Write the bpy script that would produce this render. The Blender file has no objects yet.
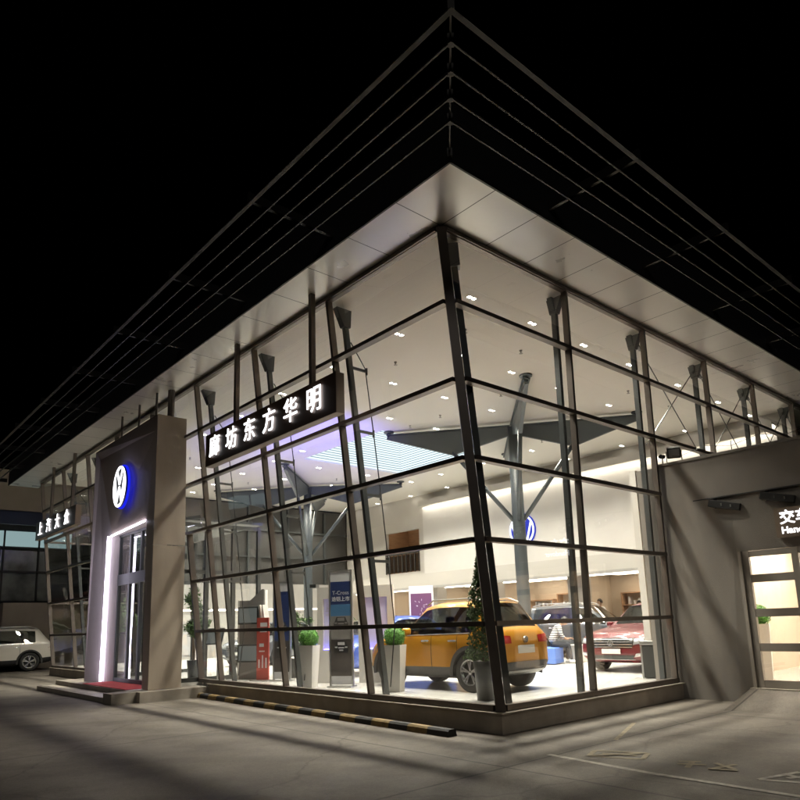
import bpy, bmesh, math, random
from mathutils import Vector, Matrix, Euler
from mathutils.bvhtree import BVHTree
random.seed(7)
scn = bpy.context.scene
COL = scn.collection
PI = math.pi
G = -0.31            # outside ground; showroom floor is z = 0
TL, TR, H = 0.1141, 0.0075, 7.2      # outward lean of the two glass faces, height of the glass

# ------------------------------------------------------------------ helpers
class MB:
    """collects shapes for ONE mesh object"""
    def __init__(self):
        self.bm = bmesh.new()
    def box(self, c, s, rz=0.0, rot=None, bev=0.0):
        m = Matrix.Translation(c) @ (rot if rot is not None else Matrix.Rotation(rz, 4, 'Z')) @ Matrix.Diagonal((s[0], s[1], s[2], 1))
        r = bmesh.ops.create_cube(self.bm, size=1.0, matrix=m)
        if bev > 0:
            es = list({e for v in r['verts'] for e in v.link_edges})
            bmesh.ops.bevel(self.bm, geom=es, offset=bev, segments=2, affect='EDGES', profile=0.5)
        return self
    def span(self, x0, x1, y0, y1, z0, z1, bev=0.0):
        return self.box(((x0+x1)/2, (y0+y1)/2, (z0+z1)/2), (abs(x1-x0), abs(y1-y0), abs(z1-z0)), bev=bev)
    def beam(self, p0, p1, w, h, side=None):
        """bar from p0 to p1; w measured along 'side', h across it"""
        p0, p1 = Vector(p0), Vector(p1); d = (p1-p0).normalized()
        s = Vector(side) if side is not None else (Vector((0, 0, 1)).cross(d) if abs(d.z) < .95 else Vector((1, 0, 0)))
        s = (s - d*s.dot(d)).normalized(); u = d.cross(s)
        vs = []
        for p in (p0, p1):
            for a, b in ((-1, -1), (1, -1), (1, 1), (-1, 1)):
                vs.append(self.bm.verts.new(p + s*(a*w/2) + u*(b*h/2)))
        for f in ((3, 2, 1, 0), (4, 5, 6, 7), (0, 1, 5, 4), (1, 2, 6, 5), (2, 3, 7, 6), (3, 0, 4, 7)):
            self.bm.faces.new([vs[i] for i in f])
        return self
    def tube(self, pts, r, n=10, r1=None):
        pts = [Vector(p) for p in pts]
        rings = []
        for i, p in enumerate(pts):
            d = (pts[min(i+1, len(pts)-1)] - pts[max(i-1, 0)]).normalized()
            s = d.cross(Vector((0, 0, 1)) if abs(d.z) < .9 else Vector((1, 0, 0))).normalized(); u = d.cross(s)
            rr = r if r1 is None else r + (r1-r)*i/(len(pts)-1)
            rings.append([self.bm.verts.new(p + (s*math.cos(2*PI*k/n) + u*math.sin(2*PI*k/n))*rr) for k in range(n)])
        for a, b in zip(rings, rings[1:]):
            for k in range(n):
                self.bm.faces.new((a[k], a[(k+1) % n], b[(k+1) % n], b[k]))
        self.bm.faces.new(rings[0][::-1]); self.bm.faces.new(rings[-1])
        return self
    def poly(self, pts):
        self.bm.faces.new([self.bm.verts.new(p) for p in pts]); return self
    def prism(self, pts, d):
        """extrude polygon pts by vector d"""
        d = Vector(d); a = [self.bm.verts.new(Vector(p)) for p in pts]; b = [self.bm.verts.new(Vector(p)+d) for p in pts]
        n = len(pts)
        self.bm.faces.new(a[::-1]); self.bm.faces.new(b)
        for k in range(n):
            self.bm.faces.new((a[k], a[(k+1) % n], b[(k+1) % n], b[k]))
        return self
    def lathe(self, prof, c=(0, 0, 0), n=20, axis='Z', cap=True):
        c = Vector(c); rings = []
        for r, z in prof:
            ring = []
            for k in range(n):
                a = 2*PI*k/n
                v = Vector((r*math.cos(a), r*math.sin(a), z))
                if axis == 'Y': v = Vector((v.x, v.z, v.y))
                if axis == 'X': v = Vector((v.z, v.x, v.y))
                ring.append(self.bm.verts.new(c+v))
            rings.append(ring)
        for a, b in zip(rings, rings[1:]):
            for k in range(n):
                self.bm.faces.new((a[k], a[(k+1) % n], b[(k+1) % n], b[k]))
        if cap:
            self.bm.faces.new(rings[0][::-1]); self.bm.faces.new(rings[-1])
        return self
    def build(self, name, mat, parent=None, smooth=False, norm=True):
        if norm: bmesh.ops.recalc_face_normals(self.bm, faces=self.bm.faces)
        me = bpy.data.meshes.new(name); self.bm.to_mesh(me); self.bm.free()
        return link(name, me, mat, parent, smooth)

def link(name, me, mat, parent=None, smooth=False):
    if mat is not None and len(me.materials) == 0: me.materials.append(mat)
    if smooth:
        for p in me.polygons: p.use_smooth = True
    o = bpy.data.objects.new(name, me); COL.objects.link(o)
    if parent is not None: o.parent = parent
    return o

def tag(o, label, cat, group=None):
    o['label'] = label; o['category'] = cat
    if group: o['group'] = group
    return o
def thing(name, label, cat, loc=(0, 0, 0), rz=0.0, group=None):
    o = bpy.data.objects.new(name, None); o.empty_display_size = .1; COL.objects.link(o)
    o.location = loc; o.rotation_euler = (0, 0, rz)
    return tag(o, label, cat, group)
def structure(o):
    o['kind'] = 'structure'; return o
def copy_tree(o, parent=None, skip=None):
    c = o.copy(); COL.objects.link(c)
    if parent is not None: c.parent = parent
    for ch in list(o.children):
        if ch.type != skip: copy_tree(ch, c)
    return c
def eval_mesh(o):
    bpy.context.view_layer.update()
    return bpy.data.meshes.new_from_object(o.evaluated_get(bpy.context.evaluated_depsgraph_get()))

def text_obj(name, body, size, mat, parent, mw, ext=.01, bold=0.0, align='CENTER', spacing=1.0):
    cu = bpy.data.curves.new(name, 'FONT'); cu.body = body; cu.size = size; cu.extrude = ext; cu.offset = bold
    cu.align_x = align; cu.align_y = 'CENTER'; cu.space_character = spacing; cu.resolution_u = 3
    t = bpy.data.objects.new(name, cu); COL.objects.link(t)
    me = eval_mesh(t); bpy.data.objects.remove(t)
    me.transform(mw); me.materials.clear()
    return link(name, me, mat, parent)

def frame_mw(origin, right, up):
    r = Vector(right).normalized(); u = Vector(up).normalized(); n = r.cross(u)
    m = Matrix((r, u, n)).transposed().to_4x4(); m.translation = Vector(origin); return m

# ------------------------------------------------------------------ materials
def mat(name, col, rough=.5, metal=0.0, noise=0.0, nscale=8.0, bump=0.0, bscale=60.0, emit=None, es=0.0, coat=0.0, spec=.5, stretch=None):
    m = bpy.data.materials.new(name); m.use_nodes = True; nt = m.node_tree; b = nt.nodes['Principled BSDF']
    b.inputs['Base Color'].default_value = (*col, 1); b.inputs['Roughness'].default_value = rough
    b.inputs['Metallic'].default_value = metal; b.inputs['Coat Weight'].default_value = coat
    b.inputs['Coat Roughness'].default_value = .04; b.inputs['Specular IOR Level'].default_value = spec
    if emit: b.inputs['Emission Color'].default_value = (*emit, 1); b.inputs['Emission Strength'].default_value = es
    if noise > 0 or bump > 0:
        tc = nt.nodes.new('ShaderNodeTexCoord'); mp = nt.nodes.new('ShaderNodeMapping')
        if stretch: mp.inputs['Scale'].default_value = stretch
        nt.links.new(tc.outputs['Object'], mp.inputs[0])
    if noise > 0:
        n = nt.nodes.new('ShaderNodeTexNoise'); n.inputs['Scale'].default_value = nscale; n.inputs['Detail'].default_value = 6
        nt.links.new(mp.outputs[0], n.inputs['Vector'])
        r = nt.nodes.new('ShaderNodeMapRange'); r.inputs[1].default_value = .25; r.inputs[2].default_value = .75
        r.inputs[3].default_value = 1-noise; r.inputs[4].default_value = 1+noise
        nt.links.new(n.outputs[0], r.inputs[0])
        mx = nt.nodes.new('ShaderNodeVectorMath'); mx.operation = 'SCALE'; mx.inputs[0].default_value = col
        nt.links.new(r.outputs[0], mx.inputs['Scale']); nt.links.new(mx.outputs[0], b.inputs['Base Color'])
        r2 = nt.nodes.new('ShaderNodeMapRange'); r2.inputs[3].default_value = max(0, rough-.08); r2.inputs[4].default_value = min(1, rough+.08)
        nt.links.new(n.outputs[0], r2.inputs[0]); nt.links.new(r2.outputs[0], b.inputs['Roughness'])
    if bump > 0:
        n2 = nt.nodes.new('ShaderNodeTexNoise'); n2.inputs['Scale'].default_value = bscale; n2.inputs['Detail'].default_value = 4
        nt.links.new(mp.outputs[0], n2.inputs['Vector'])
        bp = nt.nodes.new('ShaderNodeBump'); bp.inputs['Strength'].default_value = bump; bp.inputs['Distance'].default_value = .01
        nt.links.new(n2.outputs[0], bp.inputs['Height']); nt.links.new(bp.outputs[0], b.inputs['Normal'])
    return m
def emis(name, col, s):
    m = bpy.data.materials.new(name); m.use_nodes = True; nt = m.node_tree; nt.nodes.clear()
    e = nt.nodes.new('ShaderNodeEmission'); e.inputs[0].default_value = (*col, 1); e.inputs[1].default_value = s
    o = nt.nodes.new('ShaderNodeOutputMaterial'); nt.links.new(e.outputs[0], o.inputs[0]); return m
def glass(name, tint=(.95, .96, .95), ior=1.5, refl=1.7):
    m = bpy.data.materials.new(name); m.use_nodes = True; nt = m.node_tree; nt.nodes.clear()
    t = nt.nodes.new('ShaderNodeBsdfTransparent'); t.inputs[0].default_value = (*tint, 1)
    g = nt.nodes.new('ShaderNodeBsdfGlossy'); g.inputs['Roughness'].default_value = 0.0; g.inputs[0].default_value = (1, 1, 1, 1)
    f = nt.nodes.new('ShaderNodeLayerWeight'); f.inputs[0].default_value = .5
    p5 = nt.nodes.new('ShaderNodeMath'); p5.operation = 'POWER'; p5.inputs[1].default_value = 5.0
    tc = nt.nodes.new('ShaderNodeTexCoord'); nz = nt.nodes.new('ShaderNodeTexNoise'); nz.inputs['Scale'].default_value = .8; nz.inputs['Detail'].default_value = 1
    bp = nt.nodes.new('ShaderNodeBump'); bp.inputs['Strength'].default_value = .12; bp.inputs['Distance'].default_value = .05
    nt.links.new(tc.outputs['Object'], nz.inputs['Vector']); nt.links.new(nz.outputs[0], bp.inputs['Height']); nt.links.new(bp.outputs[0], g.inputs['Normal'])
    k = nt.nodes.new('ShaderNodeMapRange'); k.inputs[3].default_value = .06*refl; k.inputs[4].default_value = 1.0
    mx = nt.nodes.new('ShaderNodeMixShader'); o = nt.nodes.new('ShaderNodeOutputMaterial')
    nt.links.new(f.outputs['Facing'], p5.inputs[0]); nt.links.new(p5.outputs[0], k.inputs[0]); nt.links.new(k.outputs[0], mx.inputs[0])
    nt.links.new(t.outputs[0], mx.inputs[1]); nt.links.new(g.outputs[0], mx.inputs[2]); nt.links.new(mx.outputs[0], o.inputs[0])
    return m

M = {}
M['frame'] = mat('bronze_frame', (.115, .097, .085), .42, .55, noise=.15, nscale=3)
M['post'] = mat('painted_steel', (.038, .043, .044), .45, .1, noise=.08, nscale=4)
M['post_dark'] = mat('dark_steel', (.05, .052, .05), .5, .2)
M['rod'] = mat('steel_rod', (.05, .05, .05), .4, .7)
M['tree'] = mat('grey_blue_steel', (.042, .052, .058), .5, .0, noise=.06, nscale=2)
M['glass'] = glass('clear_glass')
M['shopglass'] = glass('shop_glass', (.93, .95, .95))
M['soffit'] = mat('aluminium_soffit', (.78, .76, .715), .3, .35, noise=.03, nscale=1.2)
M['black'] = mat('black_metal', (.012, .012, .013), .6)
M['louver'] = mat('louver_metal', (.022, .020, .018), .5, .3, noise=.1, nscale=2)
M['louver_edge'] = mat('bronze_edge', (.011, .008, .006), .6, .1, noise=.1, nscale=2)
M['white'] = mat('white_paint', (.50, .48, .45), .6, noise=.02, nscale=2)
M['ceil'] = mat('ceiling_paint', (.88, .86, .79), .7, noise=.02, nscale=.6)
M['wall'] = mat('interior_wall', (.50, .475, .435), .65, noise=.02, nscale=1)
M['feature'] = mat('feature_paint', (.62, .60, .57), .6, noise=.02, nscale=2)
M['grey_wall'] = mat('grey_wall', (.27, .26, .245), .5, noise=.05, nscale=1)
M['grey_trim'] = mat('grey_trim', (.35, .34, .32), .5)
M['dark_wall'] = mat('dark_north_wall', (.03, .029, .027), .6, noise=.2, nscale=.8)
M['portal'] = mat('tan_stone', (.35, .295, .24), .55, noise=.16, nscale=1.8, bump=.15, bscale=30, stretch=(1, 1, .3))
M['portal_front'] = mat('bronze_panel', (.50, .415, .355), .5, .0, noise=.06, nscale=2)
M['jamb'] = mat('jamb_panel', (.52, .47, .46), .45, noise=.03)
M['concrete'] = mat('plinth_concrete', (.30, .265, .225), .75, noise=.22, nscale=3, bump=.3, bscale=40)
M['plinth_top'] = mat('plinth_coping', (.36, .32, .27), .6, noise=.15, nscale=4)
M['annex'] = mat('annex_render', (.19, .172, .152), .7, noise=.16, nscale=1.6, bump=.3, bscale=120, stretch=(1, 1, .35))
M['door'] = mat('door_frame', (.30, .27, .235), .5, noise=.05)
M['wood2'] = mat('tan_panel', (.55, .38, .26), .5)
M['room_lamp'] = emis('room_lamp', (1.0, .91, .78), 42.0)
M['white2'] = mat('white_pier', (.74, .70, .62), .6)
M['warm_wall'] = mat('warm_wall', (.66, .57, .46), .7)
M['wood'] = mat('oak_panel', (.42, .25, .14), .5, noise=.2, nscale=3, stretch=(1, 1, 8))
M['sign'] = mat('sign_bronze', (.10, .062, .043), .4, .4, noise=.06)
M['sign_side'] = mat('sign_edge', (.22, .17, .13), .45, .3)
M['letter'] = emis('letter_white', (.93, .95, 1.0), 2.4)
M['letter_dim'] = emis('letter_white_soft', (.95, .96, 1.0), 2.0)
M['led'] = emis('led_lilac', (.86, .80, 1.0), 10.0)
M['led_blue'] = emis('led_blue', (.16, .13, 1.0), 9.0)
M['blue_halo'] = emis('emblem_blue', (.012, .02, .85), .75)
M['violet'] = emis('led_violet', (.30, .22, 1.0), 14.0)
M['lamp'] = emis('lamp_warm', (1.0, .93, .82), 40.0)
M['cove'] = emis('cove_white', (1.0, .92, .78), 15.0)
M['panel_lamp'] = emis('panel_warm', (1.0, .82, .60), 7.0)
M['strip_lamp'] = emis('strip_white', (1.0, .90, .76), 6.0)
M['cyan_lamp'] = emis('clerestory_cyan', (.62, .88, .90), .30)
M['stripe'] = emis('skylight_strip', (.80, .92, .97), 1.1)
M['well'] = mat('well_paint', (.25, .34, .38), .7)
M['carpet'] = mat('red_carpet', (.36, .03, .035), .95, noise=.2, nscale=20, bump=.5, bscale=300)
M['yellow'] = mat('yellow_paint', (.20, .135, .05), .7, noise=.45, nscale=9)
M['black_paint'] = mat('black_paint', (.02, .019, .018), .65)
M['line'] = mat('faded_white_line', (.42, .39, .34), .85, noise=.4, nscale=14)
M['line_yellow'] = mat('faded_yellow_line', (.24, .205, .14), .85, noise=.4, nscale=12)
M['tyre'] = mat('tyre', (.018, .018, .018), .8, bump=.2, bscale=90)
M['rim'] = mat('alloy', (.62, .62, .62), .25, .9)
M['hub_dark'] = mat('wheel_dark', (.03, .03, .03), .6)
M['clad'] = mat('cladding', (.035, .033, .032), .65)
M['chrome'] = mat('chrome', (.78, .78, .78), .22, .8)
M['grille'] = mat('grille_black', (.012, .012, .012), .3)
M['carglass'] = glass('car_glass', (.34, .37, .37), refl=1.3)
M['cabin'] = mat('cabin_trim', (.045, .043, .042), .8)
M['headlight'] = mat('headlight_lens', (.55, .57, .58), .08, .6)
M['lit'] = emis('headlight_glint', (1, .97, .9), 7.0)  # glow imitating the bright reflection in a headlight lens
M['tail'] = mat('tail_lens', (.30, .012, .012), .12)
M['plate'] = mat('plate_white', (.78, .77, .72), .5)
M['pot_white'] = mat('glossy_white_pot', (.74, .72, .68), .3)
M['pot_dark'] = mat('dark_pot', (.022, .024, .023), .5)
M['soil'] = mat('soil', (.04, .03, .02), .9)
M['leaf_bright'] = mat('boxwood_leaf', (.09, .26, .035), .55, noise=.45, nscale=14)
M['leaf'] = mat('ficus_leaf', (.06, .115, .03), .7, noise=.5, nscale=9)
M['leaf_dark'] = mat('topiary_leaf', (.055, .10, .03), .85, noise=.5, nscale=9)
M['bark'] = mat('bark', (.13, .09, .06), .85, noise=.3, nscale=20)
M['screen'] = mat('dark_screen', (.05, .055, .055), .12)
M['screen_on'] = emis('screen_pale', (.62, .66, .60), .13)
M['red_board'] = mat('red_board', (.36, .055, .04), .5)
M['blue_fabric'] = mat('blue_fabric', (.05, .13, .42), .75, bump=.2)
M['navy'] = mat('navy_print', (.012, .028, .11), .5)
M['skyblue'] = mat('skyblue_print', (.06, .17, .33), .5)
M['greyprint'] = mat('grey_print', (.20, .19, .18), .5)
M['darkprint'] = mat('dark_print', (.035, .03, .028), .5)
M['purple'] = mat('purple_print', (.13, .05, .12), .5)
M['printwhite'] = mat('white_print', (.72, .72, .74), .5)
M['lilac_panel'] = mat('lilac_panel', (.55, .52, .68), .4, emit=(.6, .55, 1.0), es=.10)
M['silver'] = mat('brushed_steel', (.5, .5, .49), .3, .85)
M['skin'] = mat('skin', (.42, .25, .17), .55)
M['hair'] = mat('black_hair', (.012, .01, .009), .5)
M['shirt'] = mat('white_shirt', (.72, .71, .68), .8)
M['trouser'] = mat('dark_trousers', (.03, .032, .04), .85)
M['shoe'] = mat('white_shoe', (.68, .67, .64), .6)
M['far_wall'] = mat('workshop_cladding', (.27, .225, .18), .7, noise=.1, nscale=1.5)
M['far_dark'] = mat('workshop_dark', (.03, .033, .036), .4, noise=.3)
M['fascia_blue'] = mat('blue_fascia', (.012, .02, .06), .4)
M['far_glass'] = mat('workshop_glazing', (.13, .14, .14), .12, noise=.6, nscale=1.2)
M['brick_red'] = mat('red_gate', (.10, .03, .025), .7)

def stripe_shirt():
    m = mat('striped_shirt', (.7, .7, .68), .85); nt = m.node_tree; b = nt.nodes['Principled BSDF']
    tc = nt.nodes.new('ShaderNodeTexCoord'); w = nt.nodes.new('ShaderNodeTexWave'); w.bands_direction = 'Z'
    w.inputs['Scale'].default_value = 5.2; w.inputs['Distortion'].default_value = .5
    cr = nt.nodes.new('ShaderNodeValToRGB'); cr.color_ramp.interpolation = 'CONSTANT'
    cr.color_ramp.elements[0].color = (.03, .03, .04, 1); cr.color_ramp.elements[1].position = .45; cr.color_ramp.elements[1].color = (.7, .69, .66, 1)
    nt.links.new(tc.outputs['Object'], w.inputs[0]); nt.links.new(w.outputs[1], cr.inputs[0]); nt.links.new(cr.outputs[0], b.inputs['Base Color'])
    return m
M['stripes'] = stripe_shirt()

def ground_mat():
    m = mat('concrete_yard', (.2, .18, .15), .8); nt = m.node_tree; b = nt.nodes['Principled BSDF']; L = nt.links
    tc = nt.nodes.new('ShaderNodeTexCoord')
    def noise(s, d=8, r=.6):
        n = nt.nodes.new('ShaderNodeTexNoise'); n.inputs['Scale'].default_value = s; n.inputs['Detail'].default_value = d; n.inputs['Roughness'].default_value = r
        L.new(tc.outputs['Object'], n.inputs['Vector']); return n
    def ramp(src, a, ca, c, cc):
        r = nt.nodes.new('ShaderNodeValToRGB'); r.color_ramp.elements[0].position = a; r.color_ramp.elements[0].color = (*ca, 1)
        r.color_ramp.elements[1].position = c; r.color_ramp.elements[1].color = (*cc, 1); L.new(src, r.inputs[0]); return r
    def mul(x, y, f=1.0):
        n = nt.nodes.new('ShaderNodeMix'); n.data_type = 'RGBA'; n.blend_type = 'MULTIPLY'; n.inputs[0].default_value = f
        L.new(x, n.inputs[6]); L.new(y, n.inputs[7]); return n.outputs[2]
    base = ramp(noise(.45).outputs[0], .3, (.12, .103, .084), .72, (.195, .170, .138))
    st = ramp(noise(1.7, 10, .7).outputs[0], .36, (.72, .70, .68), .56, (1, 1, 1))
    fine = ramp(noise(28, 4).outputs[0], .3, (.82, .82, .82), .7, (1.1, 1.1, 1.1))
    grit = ramp(noise(90, 3).outputs[0], .36, (.5, .5, .5), .52, (1.05, 1.05, 1.05))
    mp = nt.nodes.new('ShaderNodeMapping'); mp.inputs['Location'].default_value = (1.7, 1.5, 0); L.new(tc.outputs['Object'], mp.inputs[0])
    br = nt.nodes.new('ShaderNodeTexBrick'); br.offset = 0.0; br.inputs['Scale'].default_value = 1.0; br.inputs['Brick Width'].default_value = 5.2
    br.inputs['Row Height'].default_value = 5.2; br.inputs['Mortar Size'].default_value = .02; br.inputs['Mortar Smooth'].default_value = .3
    br.inputs['Color1'].default_value = (1, 1, 1, 1); br.inputs['Color2'].default_value = (.80, .80, .81, 1); br.inputs['Mortar'].default_value = (.33, .31, .29, 1)
    L.new(mp.outputs[0], br.inputs[0])
    v = nt.nodes.new('ShaderNodeTexVoronoi'); v.feature = 'DISTANCE_TO_EDGE'; v.inputs['Scale'].default_value = .23
    wv = nt.nodes.new('ShaderNodeVectorMath'); wv.operation = 'MULTIPLY_ADD'; wv.inputs[1].default_value = (.7, .7, .7)
    L.new(noise(.9, 6).outputs[1], wv.inputs[0]); L.new(tc.outputs['Object'], wv.inputs[2]); L.new(wv.outputs[0], v.inputs[0])
    crack = ramp(v.outputs[0], .0, (.55, .53, .51), .006, (1, 1, 1))
    c = mul(base.outputs[0], st.outputs[0]); c = mul(c, fine.outputs[0]); c = mul(c, grit.outputs[0], .8); c = mul(c, br.outputs[0]); c = mul(c, crack.outputs[0], .8)
    vo = nt.nodes.new('ShaderNodeTexVoronoi'); vo.inputs['Scale'].default_value = .75; L.new(wv.outputs[0], vo.inputs[0])
    oil = ramp(vo.outputs['Distance'], .07, (.62, .60, .58), .20, (1, 1, 1)); c = mul(c, oil.outputs[0], .8)
    wt = nt.nodes.new('ShaderNodeTexWave'); wt.wave_type = 'RINGS'; wt.rings_direction = 'Z'; wt.inputs['Scale'].default_value = .16; wt.inputs['Distortion'].default_value = 1.2; wt.inputs['Detail Scale'].default_value = .3
    mp2 = nt.nodes.new('ShaderNodeMapping'); mp2.inputs['Location'].default_value = (14, 9, 0); L.new(tc.outputs['Object'], mp2.inputs[0]); L.new(mp2.outputs[0], wt.inputs[0])
    trk = ramp(wt.outputs[1], .86, (1, 1, 1), .97, (.80, .79, .78)); c = mul(c, trk.outputs[0], .8)
    L.new(c, b.inputs['Base Color'])
    rr = nt.nodes.new('ShaderNodeMapRange'); rr.inputs[3].default_value = .55; rr.inputs[4].default_value = .9; L.new(noise(1.3).outputs[0], rr.inputs[0]); L.new(rr.outputs[0], b.inputs['Roughness'])
    bp = nt.nodes.new('ShaderNodeBump'); bp.inputs['Strength'].default_value = .35; bp.inputs['Distance'].default_value = .01
    L.new(noise(55, 6, .7).outputs[0], bp.inputs['Height']); L.new(bp.outputs[0], b.inputs['Normal'])
    return m
def tile_mat():
    m = mat('floor_tile', (.6, .57, .52), .14); nt = m.node_tree; b = nt.nodes['Principled BSDF']
    tc = nt.nodes.new('ShaderNodeTexCoord'); br = nt.nodes.new('ShaderNodeTexBrick'); br.offset = 0
    br.inputs['Scale'].default_value = 1; br.inputs['Brick Width'].default_value = .8; br.inputs['Row Height'].default_value = .8; br.inputs['Mortar Size'].default_value = .003
    br.inputs['Color1'].default_value = (.60, .59, .56, 1); br.inputs['Color2'].default_value = (.57, .56, .53, 1); br.inputs['Mortar'].default_value = (.36, .34, .31, 1)
    nt.links.new(tc.outputs['Object'], br.inputs[0]); nt.links.new(br.outputs[0], b.inputs['Base Color']); return m
def stripe_wall_mat(col_on, s, freq, duty=.5):
    pass
M['ground'] = ground_mat(); M['tile'] = tile_mat()
def paint(name, col, metal=.25):
    m = mat(name, col, .3, metal, coat=.4, noise=.03, nscale=1.5); return m

# ------------------------------------------------------------------ world, sun (night), camera, view
w = bpy.data.worlds.new('World'); scn.world = w; w.use_nodes = True
nt = w.node_tree; bg = nt.nodes['Background']; sky = nt.nodes.new('ShaderNodeTexSky'); sky.sky_type = 'NISHITA'; sky.sun_disc = False
sky.sun_elevation = math.radians(-6); sky.sun_rotation = math.radians(200)
nt.links.new(sky.outputs[0], bg.inputs[0]); bg.inputs[1].default_value = .004
sd = bpy.data.lights.new('fill_sun', 'SUN'); sd.energy = .11; sd.angle = math.radians(14); sd.color = (1, .95, .88)  # faint sun added to brighten the outward faces, not a visible moon
so = bpy.data.objects.new('fill_sun', sd); COL.objects.link(so); so.rotation_euler = Vector((.62, .70, -.40)).to_track_quat('-Z', 'Y').to_euler()
cam = bpy.data.cameras.new('camera'); co = bpy.data.objects.new('camera', cam); COL.objects.link(co); scn.camera = co
cam.sensor_width = 36; cam.lens = 676.44/800*36; cam.shift_y = (495.31-400)/800; cam.clip_end = 600; cam.clip_start = .05
R = ((0.7521786789329019, -0.6582412177475806, -0.030752792018555755), (0.09936108348188173, 0.15942874523393022, -0.9821964417989107), (0.651425060961014, 0.735731591309845, 0.18532246356182067))
mw = Matrix(((R[0][0], -R[1][0], -R[2][0], 0), (R[0][1], -R[1][1], -R[2][1], 0), (R[0][2], -R[1][2], -R[2][2], 0), (0, 0, 0, 1)))
mw.translation = (-7.6537, -6.6282, 1.2692); co.matrix_world = mw
vs = scn.view_settings; vs.view_transform = 'Standard'; vs.look = 'None'; vs.exposure = .42; vs.gamma = 1; vs.use_curve_mapping = False
cy = scn.cycles
try:
    cy.use_denoising = True; cy.sample_clamp_indirect = 4.0; cy.transparent_max_bounces = 32; cy.max_bounces = 8
    cy.diffuse_bounces = 5; cy.glossy_bounces = 4; cy.transmission_bounces = 8; cy.caustics_reflective = False; cy.caustics_refractive = False
except Exception: pass

# ------------------------------------------------------------------ ground, floor
g = MB(); g.poly([(-250, -250, G), (300, -250, G), (300, 300, G), (-250, 300, G)])
structure(g.build('ground', M['ground']))
XE, YE = 16.4, 22.66
f = MB(); f.span(.06, XE-.1, .06, YE-.1, -.2, 0)
structure(f.build('floor', M['tile']))

# ------------------------------------------------------------------ glass facades
LY = [0, 2.92, 5.70, 8.54, 11.35, 14.16, 16.97, 19.78, 22.66]
RX = [0, 2.35, 5.11, 7.92, 10.68, 13.45, 16.2]
ZS = [0, 1.22, 2.44, 3.65, 4.84, 6.05, 7.2]
AX = 5.22            # front plane of the annex
def Lp(y, z, off=0.0): return Vector((-z*TL+off, y, z))
def Rp(x, z, off=0.0): return Vector((x, -z*TR+off, z))
CV = Vector((-TL, -TR, 1.0))
lf = thing('glass_facade', 'long outward leaning glass front in dark bronze frames behind the entrance portal', 'glass front')
rf = thing('glass_facade', 'shorter glass front in dark frames with crossed tie rods, meeting the grey annex wall', 'glass front')
DOOR = (9.62, 13.9)     # gap for the entrance lobby
nL = Vector((-1, 0, -TL)).normalized(); nR = Vector((0, -1, -TR)).normalized()
def pane(pts, parent, name='glass_pane'):
    m = MB(); m.poly(pts); return m.build(name, M['glass'], parent, norm=False)
for j in range(len(LY)-1):
    for i in range(6):
        y0, y1, z0, z1 = LY[j], LY[j+1], ZS[i], ZS[i+1]
        if j in (3, 4) and i < 3:
            if j == 3: y1 = DOOR[0]
            else: y0 = DOOR[1]
        a0 = Lp(y0, z0); a1 = Lp(y0, z1)
        if j == 0: a0 = CV*z0; a1 = CV*z1
        pane([a0, Lp(y1, z0), Lp(y1, z1), a1], lf)
for j in range(1, len(LY)):
    y = LY[j]; z0 = 4.02 if j == 4 else -.02
    m = MB(); m.beam(Lp(y, z0), Lp(y, H), .06, .12, side=(0, 1, 0)); m.build('mullion', M['frame'], lf)
m = MB(); m.beam(Lp(DOOR[0], 0), Lp(DOOR[0], 3.65), .07, .14, side=(0, 1, 0)); m.build('mullion', M['frame'], lf)
m = MB(); m.beam(Lp(DOOR[1], 0), Lp(DOOR[1], 3.65), .07, .14, side=(0, 1, 0)); m.build('mullion', M['frame'], lf)
for i in range(0, 7):
    z = ZS[i] if i else .035
    h = .07 if i not in (0, 6) else .08
    segs = [(0, YE)] if i >= 3 else [(0, DOOR[0]), (DOOR[1], YE)]
    for a, b in segs:
        p0 = Lp(a, z) if a else CV*z; m = MB(); m.beam(p0+Vector((-.012, .07 if a == 0 else 0, 0)), Lp(b, z, -.012), h, .13, side=(0, 0, 1)); m.build('transom', M['frame'], lf)
m = MB(); m.beam(CV*-.02, CV*H, .14, .14, side=(1, -1, 0)); m.build('corner_column', M['frame'], lf)
for j in range(len(RX)-1):
    for i in range(6):
        x0, x1, z0, z1 = RX[j], RX[j+1], ZS[i], ZS[i+1]
        if i < 4:
            if j >= 2: continue
        a0, a1 = Rp(x0, z0), Rp(x0, z1)
        if j == 0: a0 = CV*z0; a1 = CV*z1
        pane([a0, Rp(x1, z0), Rp(x1, z1), a1], rf)
for j in range(2, len(RX)-1): pane([Rp(RX[j], 4.15), Rp(RX[j+1], 4.15), Rp(RX[j+1], ZS[4]), Rp(RX[j], ZS[4])], rf)
for j in range(1, len(RX)):
    z0 = -.02 if j < 3 else 4.2
    m = MB(); m.beam(Rp(RX[j], z0), Rp(RX[j], H), .06, .11, side=(1, 0, 0)); m.build('mullion', M['frame'], rf)
for i in range(0, 7):
    z = ZS[i] if i else .035
    x1 = RX[-1] if i >= 4 else RX[2]+.03
    m = MB(); m.beam(CV*z+Vector((.07, -.012, 0)), Rp(x1, z, -.012), .07 if i else .08, .12, side=(0, 0, 1)); m.build('transom', M['frame'], rf)
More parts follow.
